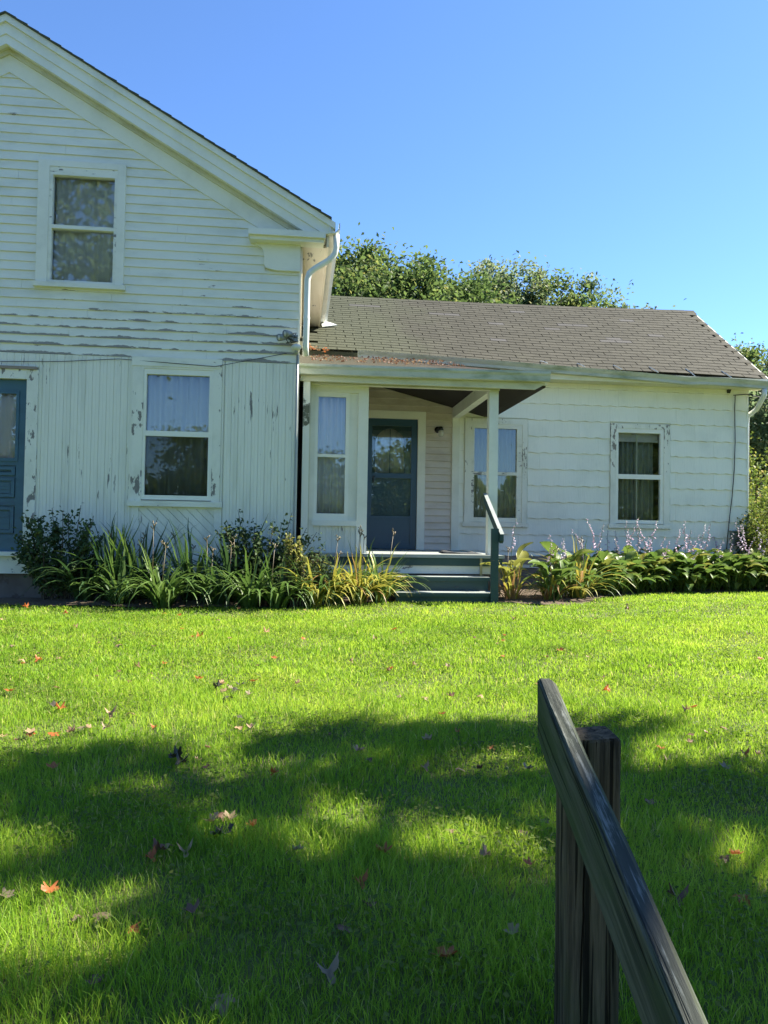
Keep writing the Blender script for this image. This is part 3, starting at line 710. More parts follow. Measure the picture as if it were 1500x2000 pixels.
m.box(ax0-.015, ax0, YW+.07, YW+.09, az0, azs); m.box(ax1, ax1+.015, YW+.07, YW+.09, az0, azs); m.box(ax0-.015, ax1+.015, YW+.07, YW+.09, az0-.02, az0); m.box(ac-.006, ac+.006, YW+.075, YW+.1, az0, azs+ar*1.05)
m.build('arch_moulding', M['blue'], idr)
MB().xz(arc+[(ax1, az0), (ax0, az0)], YW+.10, YW+.104).build('arched_pane', M['glass'], idr)
for xa, xb, ya, yb in ((729, 788, 937, 955), (727, 757, 985, 1006), (766, 794, 985, 1006), (729, 757, 1022, 1055), (766, 794, 1022, 1055)):
    r = prect(xa, ya, xb, yb, YW+.09); mm = MB(); ring(mm, r, (r[0]+.02, r[1]-.02, r[2]+.02, r[3]-.02), YW+.072, YW+.086); mm.box(r[0]+.035, r[1]-.035, YW+.076, YW+.086, r[2]+.035, r[3]-.035); mm.build('raised_panel', M['blue'], idr)
curtain_at((ax0, ax1, az0, dz1-.1), YW+.2, 'curtain_w', 'sheer curtain behind the arched light of the porch door', 5, .015)
# lantern on the cream wall
lp = at(855, 842, YW-.03)
ln = thing('wall_lantern', lp, 'small black porch lantern with a glass jar shade on the cream clapboards', 'lantern')
MB().tube([lp+Vector((0, .03, .02)), lp+Vector((0, 0, .02))], .055, 14).build('backplate', M['black'], ln, True)
MB().tube([lp+Vector((0, 0, .03)), lp+Vector((.01, -.06, .05)), lp+Vector((.03, -.1, .035)), lp+Vector((.035, -.11, 0))], [.02, .022, .04, .045], 12).build('arm', M['black'], ln, True)
c = lp+Vector((.035, -.11, 0)); MB().tube([c, c-Vector((0, 0, .03)), c-Vector((0, 0, .09)), c-Vector((0, 0, .105))], [.038, .045, .042, .03], 12).build('lamp_shade', M['lampglass'], ln, True)

# ---- wing roof
EY0, RY = 12.38, 15.05
def roofp(x, t):
    s = (x-.3)/7.8; ze = 3.80-.20*s+.02*math.sin(x*1.1); zr = 5.50+.07*s-.025*math.sin(PI*min(max(s, 0), 1)); return Vector((x, EY0+(RY-EY0)*t, ze+(zr-ze)*t))
xs_ = [XL1+.002]+[.4+.6*i for i in range(13)]+[8.1]
m = MB(); nX = len(xs_)
for x in xs_:
    a, b = roofp(x, 0), roofp(x, 1); dn = Vector((0, .02, -.03)); m.v += [tuple(a+dn), tuple(b+Vector((0, 0, -.04))), (x, 17.7, a.z-.03), (x, 17.7, a.z-.11), tuple(b+Vector((0, 0, -.14))), tuple(a+dn+Vector((0, .02, -.08)))]
for i in range(nX-1):
    for k in range(6): m.f.append((i*6+k, (i+1)*6+k, (i+1)*6+(k+1) % 6, i*6+(k+1) % 6))
m.f += [tuple(range(6))[::-1], tuple((nX-1)*6+k for k in range(6))]
wroof = m.build('wing_roof', M['shing'], house)
NC = 25; tw = .305
tabm = {}
for key in ('shing', 'shing_pale'):
    t_ = MB(); l = .16
    t_.v = [(-.1475, -.003, .006), (.1475, -.003, .006), (.1475, 0, -.004), (-.1475, 0, -.004), (-.1475, l, -.001), (.1475, l, -.001), (.1475, l, -.005), (-.1475, l, -.005)]
    t_.f = [(0, 1, 5, 4), (0, 3, 2, 1), (0, 4, 7, 3), (1, 2, 6, 5), (4, 5, 6, 7), (3, 7, 6, 2)]
    tabm[key] = t_.mesh('shingle', M[key])
pale = {(18, 8), (18, 9), (14, 15), (16, 16), (16, 17), (10, 18), (11, 18), (10, 19), (19, 20), (20, 3), (20, 4), (21, 13), (13, 21), (15, 11), (8, 11)}
rest = MB(); cnt = 0
for i in range(NC):
    t0 = i/NC; off = (i % 2)*tw/2+.012*math.sin(i*1.7)
    for j in range(-1, 28):
        xc_ = j*tw+off+tw/2+XL1
        if xc_-.15 < XL1+.001 or xc_+.15 > 8.14: continue
        a = roofp(xc_, t0); b = roofp(xc_, t0+.05); ax = (roofp(xc_+.1, t0)-roofp(xc_-.1, t0)).normalized(); ay = (b-a).normalized(); az = ax.cross(ay).normalized(); ay = az.cross(ax)
        pos = a+az*(.004+.0015*RNG.random())+ax*RNG.uniform(-.004, .004)+ay*RNG.uniform(-.003, .003)
        Mx = Matrix(((ax.x, ay.x, az.x, pos.x), (ax.y, ay.y, az.y, pos.y), (ax.z, ay.z, az.z, pos.z), (0, 0, 0, 1)))
        key = 'shing_pale' if (i, j) in pale else 'shing'
        if cnt < 285 or key == 'shing_pale':
            o = link('shingle', tabm[key], wroof); o.matrix_world = Mx; cnt += 1
        else:
            b0 = len(rest.v); rest.v += [tuple(Mx @ v.co) for v in tabm['shing'].vertices]; rest.f += [tuple(b0+k for k in p.vertices) for p in tabm['shing'].polygons]
o = link('upper_shingles', rest.mesh('upper_shingles', M['shing']), wroof); tag(o, kind='stuff')
m = MB()
for x in xs_[1:]: pass
for i in range(len(xs_)-1):
    a, b = roofp(xs_[i], 1), roofp(xs_[i+1], 1)
    m.prism([(-.13, -.095), (0, .012), (.13, -.095), (.13, -.105), (0, 0), (-.13, -.105)], lambda u, v, a=a: (a.x+.003, a.y+u, a.z+v), lambda u, v, b=b: (b.x-.003, b.y+u, b.z+v))
m.build('ridge_cap', M['shing'], house)
m = MB(); a, b = roofp(8.1, 0), roofp(8.1, 1)
m.yz([(a.y+.02, a.z-.04), (b.y, b.z-.05), (17.7, a.z-.04), (17.7, a.z-.2), (b.y, b.z-.21), (a.y+.02, a.z-.2)], 8.06, 8.13); m.build('wing_rake_board', M['trim'], house)
# wing gutter, its free end riding up over the porch roof
gp = [at(x, y, 12.27) for x, y in ((700, 683), (790, 690), (880, 697), (980, 704.5), (1075, 712.5), (1160, 719.5), (1250, 727), (1310, 732.5), (1345, 736.5), (1385, 736.5), (1440, 740), (1512, 746))]
prof = [(0, 0), (.015, -.03), (.04, -.07), (.045, -.115), (.13, -.115), (.13, 0), (.122, 0), (.122, -.107), (.053, -.107), (.048, -.07), (.022, -.03), (.01, 0)]
m = MB(); n = len(prof)
for p in gp: m.v += [(p.x, p.y+a, p.z+b) for a, b in prof]
for i in range(len(gp)-1):
    for k in range(n): m.f.append((i*n+k, (i+1)*n+k, (i+1)*n+(k+1) % n, i*n+(k+1) % n))
m.f += [tuple(range(n))[::-1], tuple((len(gp)-1)*n+k for k in range(n))]
wg = m.build('wing_gutter', M['gutter'], house)
for px, py in ((1068, 710), (1141, 717), (1213, 722), (1284, 728), (1356, 735), (1427, 738)):
    a = at(px, py, 12.29); b = roofp(a.x-.02, .05)+Vector((-.02, 0, .02)); a = a+Vector((.015, .0, .006))
    MB().tube([a, (a+b)/2+Vector((0, 0, .004)), b], .007, 5).build('gutter_strap', M['spout'], wg)
m = MB(); m.box(3.3, 8.06, 12.402, 12.43, 3.475, 3.62); m.build('wing_fascia', M['trim'], house)
m = MB(); m.box(3.3, 8.05, 12.431, YW-.001, 3.475, 3.50); m.build('wing_soffit', M['cream'], house)
e = at(1493, 760, 12.33); q = [e, e+Vector((0, 0, -.10)), Vector((XW+.14, 12.65, 3.14)), Vector((XW+.06, 12.80, 3.03)), Vector((XW+.055, 12.82, 2.9)), Vector((XW+.055, 12.82, .3))]
MB().tube(q, .042, 10).build('downspout', M['spout'], house, True)
# flashing where the gable eave dies into the wing roof
fl = [at(640, 612, 13.3), at(662, 621, 13.2), at(678, 622, 13.2), at(640, 628, 13.1)]
m = MB(); rp = [(.33, .46), (.50, .40), (.62, .385), (.36, .34)]
tp = [roofp(x, t)+Vector((0, -.02, .03+.02*(k == 1))) for k, (x, t) in enumerate(rp)]
m.v = [tuple(p) for p in tp]+[tuple(p+Vector((0, .01, -.012))) for p in tp]; m.f = [(0, 1, 2, 3), (7, 6, 5, 4), (0, 4, 5, 1), (1, 5, 6, 2), (2, 6, 7, 3), (3, 7, 4, 0)]
m.build('bent_flashing', M['spout'], house)

# ---- porch: floor, steps, post, beams, hipped roof
pfl = MB().box(.29, 2.73, 9.93, YW-.045, .54, ZF).build('porch_floor', M['tread'], house)
MB().box(.31, 2.71, 9.965, 10.0, .435, .539).build('porch_skirt', M['teal'], house)
MB().box(.35, 2.62, 9.985, 10.03, .33, .434).build('porch_lower_skirt', M['trimh'], house)
MB().box(.35, 2.66, 10.04, 10.1, -.1, .42).build('porch_base', M['found'], house)
MB().box(2.64, 2.70, 10.0, YW-.05, -.1, .53).build('porch_side_skirt', M['sillwood'], house)
MB().box(2.55, 2.675, 10.13, 10.25, ZF, 2.81).build('porch_post', M['trim'], house)
MB().box(.135, 2.69, 10.13, 10.235, 2.812, 2.96).build('porch_beam', M['cream'], house)
MB().box(2.555, 2.67, 10.236, YW-.042, 2.80, 2.98).build('porch_side_beam', M['trim'], house)
def hip(x0, x1, y0, y1, z, s, sgn):
    run = y1-y0; return [(x0, y0, z), (x1, y0, z), (x1, y1, z), (x1-run, y1, z+s*run), (x0, y1, z+s*run)]
T = hip(-.02, 3.29, 9.92, YW-.02, 3.015, .28, 1); B = hip(-.02, 3.12, 9.97, YW-.02, 2.845, .25, -1)
m = MB(); m.v = T; m.v = [*T, *[(x, y, z-.05) for x, y, z in T]]
m.f = [(0, 1, 3, 4), (1, 2, 3), (5, 9, 8, 6), (6, 8, 7), (0, 5, 6, 1), (1, 6, 7, 2), (0, 4, 9, 5), (2, 7, 8, 3), (3, 8, 9, 4)]
proof = m.build('porch_roof', M['shing_old'], house)
m = MB(); m.v = [*B, *[(x, y, z+.02) for x, y, z in B]]; m.f = [(0, 4, 3, 1), (1, 3, 2), (5, 6, 8, 9), (6, 7, 8), (0, 1, 6, 5), (1, 2, 7, 6), (0, 5, 9, 4), (2, 3, 8, 7), (3, 4, 9, 8)]
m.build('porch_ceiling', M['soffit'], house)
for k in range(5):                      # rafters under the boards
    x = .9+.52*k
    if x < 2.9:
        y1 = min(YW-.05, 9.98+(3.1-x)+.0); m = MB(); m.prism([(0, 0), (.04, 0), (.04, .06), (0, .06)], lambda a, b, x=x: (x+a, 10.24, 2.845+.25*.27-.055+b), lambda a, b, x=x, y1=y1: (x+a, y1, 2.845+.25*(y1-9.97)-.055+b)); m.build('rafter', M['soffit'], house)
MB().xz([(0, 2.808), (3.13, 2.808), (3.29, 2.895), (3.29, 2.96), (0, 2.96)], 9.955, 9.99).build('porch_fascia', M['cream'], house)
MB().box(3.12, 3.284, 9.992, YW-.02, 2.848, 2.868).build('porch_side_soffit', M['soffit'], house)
MB().box(3.262, 3.286, 9.95, YW-.02, 2.87, 2.962).build('porch_side_fascia', M['trim'], house)
prof2 = [(0, 0), (0, -.03), (.02, -.06), (.03, -.125), (.115, -.125), (.115, 0), (.105, 0), (.105, -.115), (.04, -.115), (.03, -.06), (.01, -.03), (.01, 0)]
m = MB(); m.prism(prof2, lambda a, b: (-.025, 9.825+a, 3.005+b), lambda a, b: (3.30, 9.825+a, 3.03+b)); m.build('porch_gutter', M['gutter'], house)
# steps
steps = thing('porch_steps', (1.85, 9.6, 0), 'dark teal wooden steps with worn grey treads below the porch', 'steps')
for z_, y0, y1 in ((.308, 9.64, 9.98), (.13, 9.35, 9.70)):
    MB().box(1.2, 2.46 if z_ > .2 else 2.50, y0, y1, z_-.008, z_).build('tread_top', M['tread'], steps)
    MB().box(1.2, 2.46 if z_ > .2 else 2.50, y0-.002, y1, z_-.05, z_-.0085).build('tread', M['teal'], steps)
MB().box(1.22, 2.44, 9.68, 9.70, .11, .257).build('riser', M['teal'], steps)
MB().box(1.22, 2.48, 9.385, 9.41, -.06, .079).build('riser', M['teal'], steps)
for xx in (1.2, 2.40): MB().yz([(9.42, -.06), (9.98, -.06), (9.98, .255), (9.71, .255), (9.71, .078), (9.42, .078)], xx+.02, xx+.055).build('stringer', M['teal'], steps)
MB().box(2.405, 2.435, 9.955, 9.962, .30, .565).build('raw_cleat', M['pine'], steps)
hr = thing('step_handrail', (2.45, 9.4, 0), 'dark teal handrail board on a post beside the porch steps', 'handrail')
MB().box(2.39, 2.482, 9.305, 9.345, -.06, .93).build('post', M['teal'], hr)
MB().yz([(9.24, .855), (10.12, 1.40), (10.12, 1.275), (9.28, .75), (9.24, .78)], 2.484, 2.526).build('rail', M['teal'], hr)
MB().yz([(9.235, .856), (10.125, 1.402), (10.125, 1.41), (9.235, .864)], 2.48, 2.53).build('lit_top_edge', M['tread'], hr)  # pale strip paints the sunlight along the top of the rail
# a dark mat heaped by the wall
m = MB()
for i in range(9):
    for k in range(4): m.v.append((2.0+.07*i+.02*k, 10.5+.2*k, ZF+.006+.05*max(0, math.sin(i*.75+k*.5))*(.3+.2*k)*(1 if 0 < i < 8 else 0)))
m.f = [(i*4+k, (i+1)*4+k, (i+1)*4+k+1, i*4+k+1) for i in range(8) for k in range(3)]
o = m.build('door_mat', M['mat'], None, True); o.modifiers.new('thickness', 'SOLIDIFY').thickness = .008; tag(o, 'rumpled dark mat lying on the porch floor near the post', 'mat')
# cables and meter box at the far corner of the wing
cb = [at(x, y, YW-.035) for x, y in ((1436, 771), (1435, 800), (1436, 860), (1434, 920), (1430, 970), (1425, 1010), (1422, 1042), (1419, 1075))]
tag(MB().tube(cb, .008, 6).build('wall_cable', M['cable'], None, True), 'black cable hanging down the wing corner to a grey box', 'cable')
pw = [at(1432, 772, YW-.04), at(1457, 770, YW-.04), Vector((8.6, 12.72, 3.28)), Vector((14, 13.5, 3.6)), Vector((30, 16, 5.4))]
tag(MB().tube(pw, [.006, .008, .010, .012, .012], 6).build('overhead_wire', M['cable'], None, True), 'overhead wire leaving the wing corner below the gutter', 'wire')
b0 = at(1437, 1046, YW-.06)
bxo = thing('meter_box', (b0.x, YW, b0.z), 'small grey metal utility box low on the wing corner', 'utility box')
MB().box(b0.x-.09, b0.x+.1, YW-.11, YW-.0155, b0.z-.17, b0.z+.07).build('case', M['greymetal'], bxo)
MB().box(b0.x-.1, b0.x+.11, YW-.12, YW-.0155, b0.z+.071, b0.z+.085).build('lid', M['greymetal'], bxo)
b1 = at(1424, 762, YW-.04)
MB().yz([(YW-.10, b1.z+.06), (YW-.016, b1.z+.06), (YW-.016, b1.z-.06)], b1.x-.03, b1.x+.03).build('wire_bracket', M['black'], None)
tag(bpy.data.objects['wire_bracket'], 'small dark wedge bracket under the wing eave', 'bracket')
# leaves caught on the low porch roof

# ------------------------------------------------------------------ foreground handrail beside the sunken steps
A0 = atd(1047, 1318, 1.85); dv = ray(687, 452).normalized(); sdv = dv.cross(Vector((0, 0, 1))).normalized()
fr = thing('garden_handrail', (A0.x, A0.y, float(h(A0.x, A0.y))), 'dark weathered timber handrail with lichen, sloping over a thick square post on the lawn', 'handrail')
m = MB(); LN = 3.0; hv = .142; wd = .042
nseg = 10; cs = [(.0, -.006), (.006, 0), (wd-.010, 0), (wd, -.009), (wd, -hv+.006), (wd-.006, -hv), (.006, -hv), (0, -hv+.006)]
def rp_(s, a, b, k):
    p = A0-dv*s+sdv*a+Vector((0, 0, b)); return tuple(p+sdv*(.0015*math.sin(k*1.9+b*40))+Vector((0, 0, .0015*math.sin(k*2.7+a*60))))
S_ = [0, .02, .12, .3, .5, .75, 1.0, 1.4, 1.9, 2.4, LN]
for k, s in enumerate(S_):
    for i, (a, b) in enumerate(cs):
        if k == 0: a = wd/2+(a-wd/2)*.8; b = b*.94-.01          # end worn round
        m.v.append(rp_(s, a, b, k))
n = len(cs)
for k in range(len(S_)-1):
    for i in range(n): m.f.append((k*n+i, (k+1)*n+i, (k+1)*n+(i+1) % n, k*n+(i+1) % n))
m.f += [tuple(range(n))[::-1], tuple((len(S_)-1)*n+i for i in range(n))]
upv = sdv.cross(dv).normalized(); RM = Matrix(((dv.x, sdv.x, upv.x), (dv.y, sdv.y, upv.y), (dv.z, sdv.z, upv.z)))
m.v = [tuple(RM.transposed() @ (Vector(p)-A0)) for p in m.v]          # grain runs along the rail's own axis
o = m.build('rail', M['rail'], fr); o.matrix_parent_inverse = Matrix.Translation(-fr.location); o.matrix_basis = Matrix.Translation(A0) @ RM.to_4x4()
c0 = atd(1108, 1700, 1.72); c1 = atd(1212, 1700, 1.72); pwid = (c1-c0).length; ux = (_r*1).normalized(); uy = _f; pdep = .12
pz = atd(1170, 1453, 1.72).z; g0 = float(h(c0.x, c0.y)); pb_ = Vector((c0.x, c0.y, 0))
m = MB(); lv = [(g0-.25, 1)]+[(g0+(pz-.012-g0)*k/14, 1) for k in range(1, 15)]+[(pz, .985), (pz+.006, .93)]
pr_ = random.Random(2)
for z, s_ in lv:
    ck = .036+.004*math.sin(z*9)+pr_.uniform(-.0015, .0015); dp = .014*max(0, min(1, .6+.5*math.sin(z*5+1)))
    ol = [(.004, 0), (ck-.0025, .0), (ck, dp), (ck+.0025, 0), (pwid-.005, 0), (pwid, .005), (pwid, pdep-.004), (pwid-.004, pdep), (.004, pdep), (0, pdep-.004), (0, .004)]
    for a, b in ol:
        a, b = pwid/2+(a-pwid/2)*s_+pr_.uniform(-.0006, .0006), pdep/2+(b-pdep/2)*s_; q = pb_+ux*a+uy*b; m.v.append((q.x, q.y, z+.01*(a/pwid-.5)*(z > pz-.05)))
n = len(ol)
for k in range(len(lv)-1):
    for i in range(n): m.f.append((k*n+i, k*n+(i+1) % n, (k+1)*n+(i+1) % n, (k+1)*n+i))
m.f += [tuple(range(n))[::-1], tuple((len(lv)-1)*n+i for i in range(n))]
m.build('post', M['post'], fr)
q2 = A0-dv*2.7; zz = float(h(q2.x, q2.y))
MB().box(q2.x+.02, q2.x+.16, q2.y-.07, q2.y+.07, zz-.2, q2.z+.02).build('lower_post', M['post'], fr)
for px, py in ((1064, 1475), (1079, 1480)):
    p = A0+Vector((0, 0, 0)); d = ray(px, py); t = (A0-OC).dot(sdv)/d.dot(sdv); p = OC+d*t
    MB().tube([p-sdv*.0015, p+sdv*.01], .005, 8).build('nail_head', M['black'], fr)

# ------------------------------------------------------------------ fast meshes for foliage
def fast(name, v, quads, tint, mat, parent=None, local=False, tris=None):
    me = bpy.data.meshes.new(name); v = np.asarray(v, np.float32)
    me.vertices.add(len(v)); me.vertices.foreach_set('co', v.ravel())
    parts = [(quads, 4)] if tris is None else [(quads, 4), (tris, 3)]
    parts = [(np.asarray(a, np.int32), k) for a, k in parts if len(a)]
    nl = sum(len(a)*k for a, k in parts); npz = sum(len(a) for a, k in parts)
    me.loops.add(nl); me.polygons.add(npz)
    me.loops.foreach_set('vertex_index', np.concatenate([a.ravel() for a, k in parts]))
    tot = np.concatenate([np.full(len(a), k, np.int32) for a, k in parts])
    me.polygons.foreach_set('loop_start', np.concatenate([[0], np.cumsum(tot)[:-1]]).astype(np.int32))
    me.polygons.foreach_set('loop_total', tot)
    me.materials.append(mat)
    if tint is not None:
        at_ = me.attributes.new('tint', 'FLOAT', 'POINT'); at_.data.foreach_set('value', np.clip(tint, 0, 1).astype(np.float32))
    me.update(calc_edges=True); me.validate()
    return link(name, me, parent, local)
def leaf_cloud(name, pos, size, tint, mat, parent, rng, aspect=.55, up=.25, local=True, svar=.5):
    n = len(pos); nrm = rng.normal(size=(n, 3)); nrm[:, 2] = np.abs(nrm[:, 2])+up; nrm /= np.linalg.norm(nrm, axis=1)[:, None]
    t = rng.normal(size=(n, 3)); t[:, 2] -= .4; t -= nrm*(t*nrm).sum(1)[:, None]; t /= np.linalg.norm(t, axis=1)[:, None]
    b = np.cross(nrm, t); s = size*(1-svar/2+svar*rng.random(n))[:, None]
    v = np.stack([pos-t*s*.5, pos+b*s*aspect*.5+nrm*s*.12-t*s*.05, pos+t*s*.5, pos-b*s*aspect*.5+nrm*s*.12-t*s*.05], 1).reshape(-1, 3)
    q = np.arange(4*n).reshape(-1, 4); return fast(name, v, q, np.repeat(tint, 4), mat, parent, local)
def tree(name, loc, H, blobs, nleaf, size, mat, label, seed, group=None, tr=.18, cat='tree', dens=.30, hollow=.5, lean=(0, 0)):
    rng = np.random.default_rng(seed); root = thing(name, loc, label, cat, group)
    m = MB(); pts = [Vector((lean[0]*t+.12*math.sin(seed+t*5)*t, lean[1]*t+.12*math.cos(seed*2+t*4)*t, -.3+(H*.82+.3)*t)) for t in np.linspace(0, 1, 8)]
    m.tube(pts, [tr*(1.25 if i == 0 else 1-.11*i) for i in range(8)], 9)
    P_ = []; T_ = []; vol = np.array([b[3]*b[4]*b[5] for b in blobs])**.8; vol /= vol.sum()
    for bl, w in zip(blobs, vol):
        c = np.array(bl[:3]); r = np.array(bl[3:6]); nl = int(nleaf*w); k = max(5, int(9*(r.mean()**1.1)))
        d = rng.normal(size=(k, 3)); d /= np.linalg.norm(d, axis=1)[:, None]; rad = hollow+(1-hollow)*rng.random(k)**.6
        cc = c+d*r*rad[:, None]; sg = dens*r.mean()*(.55+.8*rng.random(k)); ci = rng.integers(0, k, nl)
        pp = cc[ci]+rng.normal(size=(nl, 3))*sg[ci][:, None]*np.array([1, 1, .75]); P_.append(pp)
        ct = rng.normal(.45, .16, k); T_.append(ct[ci]+rng.normal(0, .14, nl))
        zc = float(min(max(c[2]-r[2]*.7, H*.22), H*.75)); i = zc/(H*.82)*7; i0 = min(int(i), 6)
        s0 = pts[i0].lerp(pts[i0+1], i-i0 if i < 7 else 1); e0 = Vector(c)
        mid = s0.lerp(e0, .5)+Vector((0, 0, -.1*r.mean()))
        m.tube([s0, mid, e0], [tr*.42, tr*.27, tr*.1], 6)
        for q in range(0, k, 2): m.tube([mid.lerp(e0, .6), Vector(cc[q])*.5+e0*.5, Vector(cc[q])], [tr*.14, tr*.08, .012], 5)
    m.build('trunk', M['bark'], root, True, True)
    leaf_cloud('crown', np.concatenate(P_), size, np.concatenate(T_), mat, root, rng)
    return root
def auto_blobs(W_, H, z0, k, seed):
    r = random.Random(seed); o = []
    for i in range(k):
        t = (i+.5)/k; z = z0+(H-z0)*(.12+.8*t); rr = W_*(.95-.65*abs(t-.35)**1.1)
        a = i*2.4+r.random(); d = rr*.55*(1 if i < k-1 else .15)
        q = rr*r.uniform(.42, .6); o.append((d*math.cos(a), d*math.sin(a), z, q, q, q*r.uniform(.7, .95)))
    return o

# trees behind the wing: (pixel x of the trunk, pixel y of the top, distance plane Y, half width, kind)
for i, (px, py, Y, hw, kind) in enumerate([(638, 425, 25, 1.1, 1), (692, 488, 23, 2.2, 0), (760, 496, 24, 2.4, 0), (830, 515, 22.5, 2.0, 0), (897, 530, 25, 2.1, 0), (957, 494, 28, 2.2, 1), (1030, 515, 28, 2.2, 1), (1095, 540, 27, 2.5, 0), (1155, 552, 29, 2.2, 1), (1215, 568, 26, 1.5, 1), (1405, 690, 34, 3, 0), (1480, 690, 26, 2.2, 0), (1520, 690, 24, 2.2, 1)]):
    p = at(px, py, Y); H = p.z
    lab = [['tall dark green tree behind the gable block eave', 'broad green tree rising behind the wing roof next to the gable eave', 'full rounded green tree behind the wing ridge', 'dense mid green tree behind the wing ridge, lower than its neighbours', 'shadowy green tree behind the middle of the wing ridge', 'tallest pale airy tree above the middle of the wing ridge', 'slender pale tree behind the wing ridge', 'bushy green tree low above the wing ridge', 'pale green tree showing low above the wing roof', 'thin crowned pale tree at the end of the wing ridge', 'distant green tree beyond the wing rake', 'dark trunked tree past the wing corner', 'pale leaved tree past the wing corner downspout'][i]][0]
    tree('broadleaf_tree', (p.x, Y, 0), H, auto_blobs(hw*1.3, H-.15, H*.38, 13, i+3), int((34000 if kind == 0 else 24000)), .15 if Y < 27 else .16, M['tree_pale' if kind else 'tree'], lab, 40+i, 'trees behind the house', .17, dens=.36 if kind == 0 else .30)
# the maple that shades the foreground, out of frame to the right, and trees across the road behind the camera
MAPLE = (7.9, 3.2)
mb_ = []; mr = random.Random(9)
for px, py, rx, ry in ((60, 1535, .55, .26), (300, 1490, .6, .26), (560, 1452, .6, .25), (800, 1442, .6, .25), (1010, 1450, .5, .3), (1190, 1425, .35, .2), (1330, 1515, .5, .25), (1500, 1530, .5, .28), (180, 1610, .5, .25), (420, 1560, .5, .2), (640, 1530, .55, .2), (900, 1545, .6, .25), (1140, 1560, .5, .3), (1330, 1610, .45, .2), (1520, 1620, .4, .18),
        (120, 1700, .42, .16), (330, 1640, .3, .12), (620, 1710, .4, .13), (860, 1720, .42, .14), (1060, 1760, .35, .14), (1260, 1730, .4, .17), (1480, 1800, .4, .15), (400, 1790, .42, .13), (640, 1800, .35, .11), (820, 1810, .30, .10), (1020, 1850, .22, .1), (1250, 1880, .4, .15), (1450, 1930, .4, .14), (90, 1960, .4, .12), (330, 1930, .38, .12), (600, 1940, .32, .11), (490, 1870, .4, .13), (520, 1965, .35, .1), (760, 1885, .28, .09), (230, 1965, .3, .1), (700, 1960, .2, .07), (1100, 1980, .3, .1)):
    g_ = ground(px, py); zz = mr.uniform(4.8, 7.6); t_ = (zz-g_.z)/SDIR.z; c_ = g_+SDIR*t_
    mb_.append((c_.x-MAPLE[0], c_.y-MAPLE[1], zz, rx*.8, ry*.95, ry*.75))
mb_ += [(1.5, -3.0, 5.2, 1.4, .9, .7), (3.0, -1.2, 5.6, 1.3, 1.0, .7), (-1.0, -3.6, 6.2, 1.5, .9, .7), (2.4, -2.6, 7.2, 1.4, 1.0, .8), (.4, -2.4, 8.2, 1.5, 1.0, .8), (3.6, .6, 6.8, 1.0, .9, .6)]
tree('maple_tree', (MAPLE[0], MAPLE[1], 0), 9.5, mb_, 50000, .125, M['tree'], 'large maple shading the lawn beside the garden handrail', 7, None, .26, dens=.47, hollow=.0)
for i, (x, y, H, w) in enumerate([(-8.2, -3.5, 13, 3.8), (-6, -30, 8, 4), (1.5, -27, 6.5, 3.4), (8, -29, 8, 4), (17, -12, 11, 4), (-15, -27, 9, 4.5), (-24, -3, 11, 4.5), (22, -24, 12, 5), (-26, -24, 12, 5)]):
    tree('broadleaf_tree', (x, y, -.8), H, auto_blobs(w, H, H*(.42 if i == 0 else .22), 8, i+60), 8000, .30, M['tree'], ['spreading tree across the road opposite the blue wooden door', 'round tree across the road opposite the gable windows', 'low round tree far across the road opposite the porch', 'tall tree across the road opposite the wing', 'tall tree across the road past the maple', 'large tree down the road past the gable block', 'lone tree in the side yard past the gable block', 'wide tree far across the road past the wing', 'wide tree far across the road behind the rounder ones'][i], 90+i, 'trees across the road', .25, dens=.36)

# ------------------------------------------------------------------ shrubs
def shrub(name, loc, blobs, nleaf, size, mat, label, seed, group=None, nst=12, aspect=.55, sprigs=()):
    rng = np.random.default_rng(seed); root = thing(name, loc, label, 'shrub', group); m = MB(); P_ = []; T_ = []
    w = np.array([b[3]*b[4]*b[5] for b in blobs])**.7; w /= w.sum()
    for bl, ww_ in zip(blobs, w):
        c = np.array(bl[:3]); r = np.array(bl[3:6]); nl = int(nleaf*ww_); k = max(6, int(nst*ww_*3))
        d = rng.normal(size=(k, 3)); d[:, 2] = np.abs(d[:, 2])*.9-.2; d /= np.linalg.norm(d, axis=1)[:, None]
        tip = c+d*r*(.75+.3*rng.random(k))[:, None]; base = np.stack([rng.normal(0, .05, k)+c[0]*.3, rng.normal(0, .05, k)+c[1]*.3, np.zeros(k)], 1)
        i = rng.integers(0, k, nl); t = 1-.75*rng.random(nl)**1.4
        mid = (base+tip)/2+np.array([0, 0, .12])*r[2]
        pp = base[i]*((1-t)**2)[:, None]+mid[i]*(2*t*(1-t))[:, None]+tip[i]*(t**2)[:, None]+rng.normal(size=(nl, 3))*.13*r.mean()
        pp[:, 2] = np.abs(pp[:, 2]); P_.append(pp); T_.append(rng.normal(.5, .22, nl))
        for q in range(k): m.tube([base[q]-np.array([0, 0, .05]), mid[q]*.5+base[q]*.25+tip[q]*.25, tip[q]], [.009, .006, .003], 5)
    for tx, ty, tz in sprigs:
        tp_ = np.array([tx, ty, tz]); b0 = tp_*np.array([.5, .5, .3]); m.tube([b0, (b0+tp_)/2+np.array([.02, 0, .03]), tp_], [.006, .005, .003], 5)
        t = rng.random(26); P_.append(b0+(tp_-b0)*(.35+.65*t)[:, None]+rng.normal(size=(26, 3))*.035); T_.append(rng.normal(.6, .2, 26))
    m.build('stem', M['stem'], root, False, True)
    leaf_cloud('foliage', np.concatenate(P_), size, np.concatenate(T_), mat, root, rng, aspect)
    return root
def gp0(px, py): p = ground(px, py); return (p.x, p.y, float(h(p.x, p.y)))
b = gp0(125, 1172)
